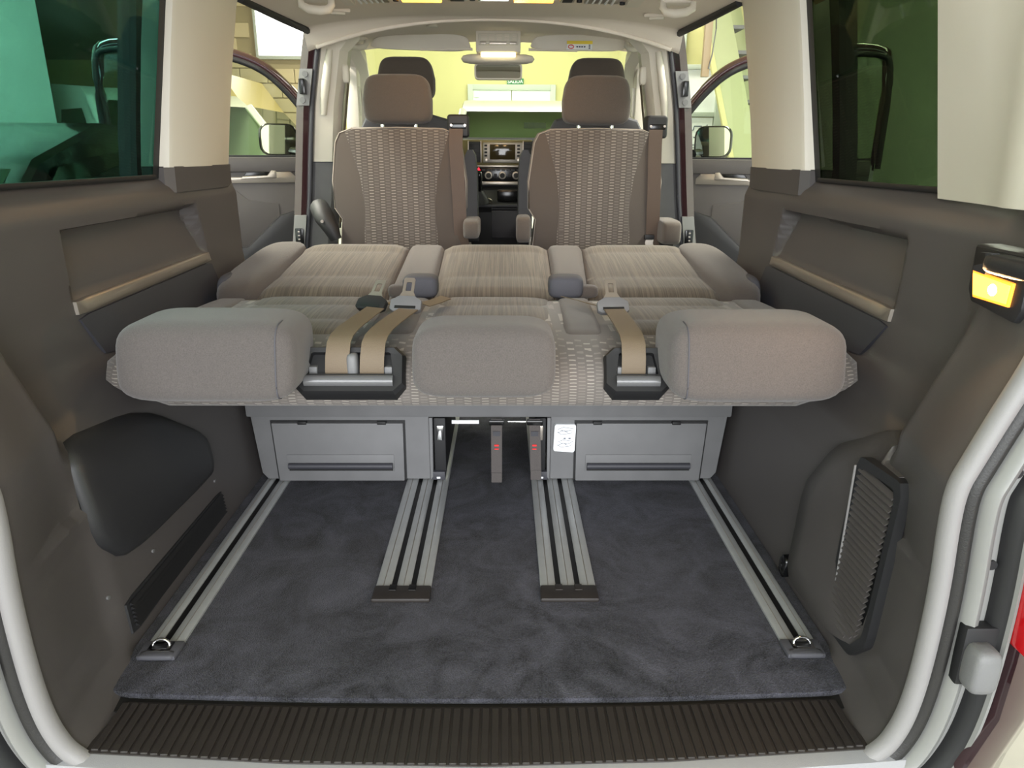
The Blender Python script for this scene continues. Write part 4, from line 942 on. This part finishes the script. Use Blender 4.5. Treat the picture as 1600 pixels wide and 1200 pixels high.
def beam(nm, a, b, wdt, dep, m, par):
    a, b = Vector(a), Vector(b); t = (b-a).normalized(); s = Vector((t.z, 0, -t.x)); 
    vs = [p + s*wdt*k + Vector((0, q, 0)) for p in (a, b) for k in (-.5, .5) for q in (0, dep)]
    return mesh(nm, vs, BOXF, m, par, bevel=.004)
beam('stringer', (2.36, 7.95, 2.78), (3.42, 7.95, G), .30, .05, 'stair', st)
beam('stringer_edge', (2.225, 7.93, 2.70), (3.23, 7.93, G), .06, .06, 'wall', st)
beam('far_stringer', (2.62, 8.75, 3.3), (3.95, 8.75, G), .24, .05, 'stair', st)
beam('handrail', (2.78, 7.95, 3.0), (3.75, 7.95, .55), .06, .05, 'wall', st)
for i in range(12):
    f = (i+.5)/12; x = 2.45+1.0*f; z = 2.70-3.2*f
    box('tread', (x-.02, 8.0, z-.02), (x+.24, 8.75, z+.02), 'base', st, .003)
tb = thing('hanging_post', (2.45, 7.5, 1.9), 'brown steel post hanging before the staircase', 'post')
box('post', (2.235, 7.5, 1.72), (2.315, 7.56, 2.55), mat('brown_steel', (140, 122, 96), .5), tb, .004)
tube('cable', [(2.33, 7.49, 2.5), (2.35, 7.49, 2.2), (2.33, 7.49, 1.95), (2.30, 7.49, 1.80)], .008, 'base', tb, 6)

# parked vehicles -----------------------------------------------------
def vehicle(name, loc, ang, m, label, cat, L, H, wide, prof, ws_, side_w, group=None, hollow=False):
    """prof: side outline (y from nose, z above ground); nose at local -y"""
    t = bpy.data.objects.new(name, None); COL.objects.link(t); t.location = loc; WP[t.name] = Vector(loc); tag(t, label, cat, group)
    mt = Matrix.Translation(loc) @ Matrix.Rotation(ang, 4, 'Z')
    belt = H*.52
    def wz(z): return wide/2 - max(0, z-belt)*.16 - max(0, .35-z)*.1
    def T(x, y, z): return mt @ Vector((x, y, z))
    secs = []
    for k, ins in ((-1, .05), (-1, .0), (-.6, 0), (0, 0), (.6, 0), (1, 0), (1, .05)):
        row = []
        for i, (y, z) in enumerate(prof):
            cy, cz_ = L/2, H/2; s = 1-ins*.6 if abs(k) == 1 and ins else 1
            row.append(T(k*wz(z)*(1 if ins else (.975 if abs(k) == 1 else 1)), cy+(y-cy)*(1 if not ins else 1), z) if not ins else T(k*wz(z), cy+(y-cy)*.985, cz_+(z-cz_)*.97))
        secs.append(row)
    n_ = len(prof); vs_ = [p for r_ in secs for p in r_]; fs_ = []
    for a_ in range(len(secs)-1):
        for i in range(n_):
            if hollow and i == 4: continue
            j = (i+1) % n_; fs_.append((a_*n_+i, a_*n_+j, (a_+1)*n_+j, (a_+1)*n_+i))
    fs_ += [tuple(range(n_))[::-1], tuple(range((len(secs)-1)*n_, len(secs)*n_))]
    body = mesh('body', vs_, fs_, m, t, 35)
    if hollow:
        (y4, z4), (y5, z5) = prof[4], prof[5]
        for s in (-1, 1):
            tube('windscreen_pillar', [T(s*wz(z4)*.96, y4, z4), T(s*wz((z4+z5)/2)*.96, (y4+y5)/2, (z4+z5)/2), T(s*wz(z5)*.96, y5, z5)], .045, m, t, 8)
            st_ = loft('cab_seat', [[T(s*.42+dx_*k, y4+1.25+dy_+(zz-.8)*.15, zz) for dx_, dy_ in ((-.24, 0), (.24, 0), (.22, .16), (-.22, .16))] for zz, k in ((.7, 1), (1.1, 1), (1.3, .9), (1.36, .6))], 'panel', t)
            loft('headrest', [[T(s*.42+dx_*k, y4+1.36+dy_, zz) for dx_, dy_ in ((-.12, 0), (.12, 0), (.11, .1), (-.11, .1))] for zz, k in ((1.37, .9), (1.45, 1), (1.58, .95), (1.62, .6))], 'panel', st_)
        mesh('cab_dash', [T(-wz(z4)*.95, y4+.02, z4), T(wz(z4)*.95, y4+.02, z4), T(wz(z4)*.95, y4+.5, z4-.02), T(-wz(z4)*.95, y4+.5, z4-.02), T(-wz(z4)*.95, y4+.55, .5), T(wz(z4)*.95, y4+.55, .5)], [(0, 1, 2, 3), (3, 2, 5, 4)], 'darker', t)
        mesh('cab_lining', [T(-wz(.6)*.97, y4+1.75, .4), T(wz(.6)*.97, y4+1.75, .4), T(wz(H*.94)*.95, y4+1.75, H*.96), T(-wz(H*.94)*.95, y4+1.75, H*.96)], [(0, 1, 2, 3)], 'stair', t)
        loft('cab_mirror', [[T(.02+dx_, y5+.02, z5-.14+dz_) for dx_, dz_ in ((-.12, -.03), (.12, -.03), (.12, .03), (-.12, .03))], [T(.02+dx_, y5+.06, z5-.14+dz_) for dx_, dz_ in ((-.12, -.03), (.12, -.03), (.12, .03), (-.12, .03))]], 'blackm', t)
    (ya, za), (yb, zb_) = ws_
    nrm = Vector((0, -(zb_-za), (yb-ya))).normalized()*.012
    def q(x, y, z): return T(x, y+nrm.y, z+nrm.z)
    w0, w1 = wz(za)*.90, wz(zb_)*.90
    mesh('windscreen', [q(-w0, ya, za), q(w0, ya, za), q(w1, yb, zb_), q(-w1, yb, zb_)], [(0, 1, 2, 3)], 'vanglass' if hollow else 'ws', t)
    for s in (-1, 1):
        for pl in side_w:
            mesh('side_window', [T(s*(wz(z)+.012), y, z) for y, z in pl], [tuple(range(len(pl)))], 'ws', t)
        for y in (L*.19, L*.78):
            c = [T(s*(wide/2-.10), y, .33), T(s*(wide/2+.01), y, .33)]; secs2 = []
            for r, xo in ((.0, -.1), (.33, -.1), (.33, .0), (.31, .01), (.22, .012), (.0, .012)):
                secs2.append([T(s*(wide/2+xo), y+r*math.cos(2*math.pi*i/20), .33+r*math.sin(2*math.pi*i/20)) for i in range(20)])
            loft('wheel', secs2, 'rubber', t, smooth=40)
        ym = ya + .22
        secs3 = [[T(s*(wide/2+.02+dx_), ym+dy, za+.02+dz) for dy, dz in rrect(.16*k, .17*k, .04*k)] for dx_, k in ((0, .5), (.05, .9), (.16, 1), (.22, .7))]
        loft('wing_mirror', secs3, 'black', t, smooth=40)
        mesh('headlamp', [T(s*wide*.28, prof[2][0]-.02, H*.36), T(s*wide*.46, prof[2][0]+.02, H*.36), T(s*wide*.47, prof[2][0]+.07, H*.44), T(s*wide*.30, prof[2][0]+.0, H*.42)], [(0, 1, 2, 3)], 'chrome', t)
    mesh('grille', [T(-.45, prof[2][0]-.03, H*.30), T(.45, prof[2][0]-.03, H*.30), T(.45, prof[2][0]-.01, H*.40), T(-.45, prof[2][0]-.01, H*.40)], [(0, 1, 2, 3)], 'blackm', t)
    t.rotation_euler = (0, 0, 0)
    return t
VP = [(.12, .25), (.0, .45), (.03, .72), (.12, .95), (.85, 1.14), (1.55, 1.82), (1.75, 1.93), (2.4, 1.98), (4.7, 1.96), (4.88, 1.85), (4.92, .95), (4.9, .30)]
VS = [[(1.15, 1.16), (2.05, 1.16), (2.05, 1.75), (1.62, 1.75)], [(2.2, 1.16), (3.3, 1.16), (3.3, 1.75), (2.2, 1.75)], [(3.45, 1.16), (4.6, 1.16), (4.55, 1.75), (3.45, 1.75)]]
sca = 1.05
def scl(p): return [(a*sca, b*sca) for a, b in p]
vehicle('van', (.36, 5.55, G), 0, 'white', 'white van facing us straight ahead of the windscreen', 'van', 4.92*sca, 1.98*sca, 1.85, scl(VP), (scl([(.86, 1.15)])[0], scl([(1.53, 1.80)])[0]), [scl(p) for p in VS], hollow=True)
VC = VP[:8] + [(3.1, 1.96), (3.22, 1.85), (3.26, .95), (3.24, .30)]
vehicle('van', (-1.80, 5.15, G), R(50), 'white', 'short white van parked ahead to the left, nose toward the open cab door', 'van', 3.26*sca, 1.98*sca, 1.84, scl(VC), (scl([(.86, 1.15)])[0], scl([(1.53, 1.80)])[0]), [scl(p) for p in VS[:1]], hollow=True)
BP = [(.12, .25), (.0, .45), (.03, .80), (.12, 1.05), (.75, 1.25), (1.45, 2.05), (1.70, 2.42), (2.2, 2.54), (5.6, 2.54), (5.75, 2.45), (5.8, .95), (5.78, .30)]
BS = [[(1.05, 1.30), (1.95, 1.30), (1.95, 1.95), (1.48, 1.95)]]
vehicle('panel_van', (-1.75, 9.30, G), R(90), 'sandy', 'tall sand-beige panel van behind the white van on the left', 'van', 5.8, 2.54, 2.0, BP, ((.76, 1.28), (1.43, 2.02)), BS)
CP = [(.1, .25), (.0, .40), (.05, .65), (.15, .78), (1.1, .98), (1.75, 1.45), (2.3, 1.60), (3.3, 1.58), (3.95, 1.30), (4.25, 1.05), (4.3, .6), (4.25, .28)]
CS = [[(1.30, 1.02), (2.35, 1.02), (2.35, 1.48), (1.85, 1.42)], [(2.45, 1.02), (3.6, 1.02), (3.35, 1.46), (2.45, 1.48)]]
vehicle('car', (-2.55, .1, G), 0, 'navy', 'black car parked outside the left quarter window', 'car', 4.3, 1.6, 1.8, CP, ((1.12, 1.0), (1.73, 1.42)), CS)
# tube lamps under the garage ceiling
for x, y, lx, ly, wd in ((-2.6, 2.0, .2, 4.4, 'left'), (2.6, 2.6, .2, 5.6, 'right'), (0, 8.7, 4.6, .2, 'front')):
    t = thing('tube_lamp', (x, y, 3.42), 'long tube lamp under the garage ceiling, %s' % wd, 'ceiling lamp')
    box('lamp_tray', (x-lx/2-.05, y-ly/2-.05, 3.40), (x+lx/2+.05, y+ly/2+.05, 3.45), 'white', t, .004)
    box('tube', (x-lx/2, y-ly/2, 3.37), (x+lx/2, y+ly/2, 3.40), 'tube', t, .008)
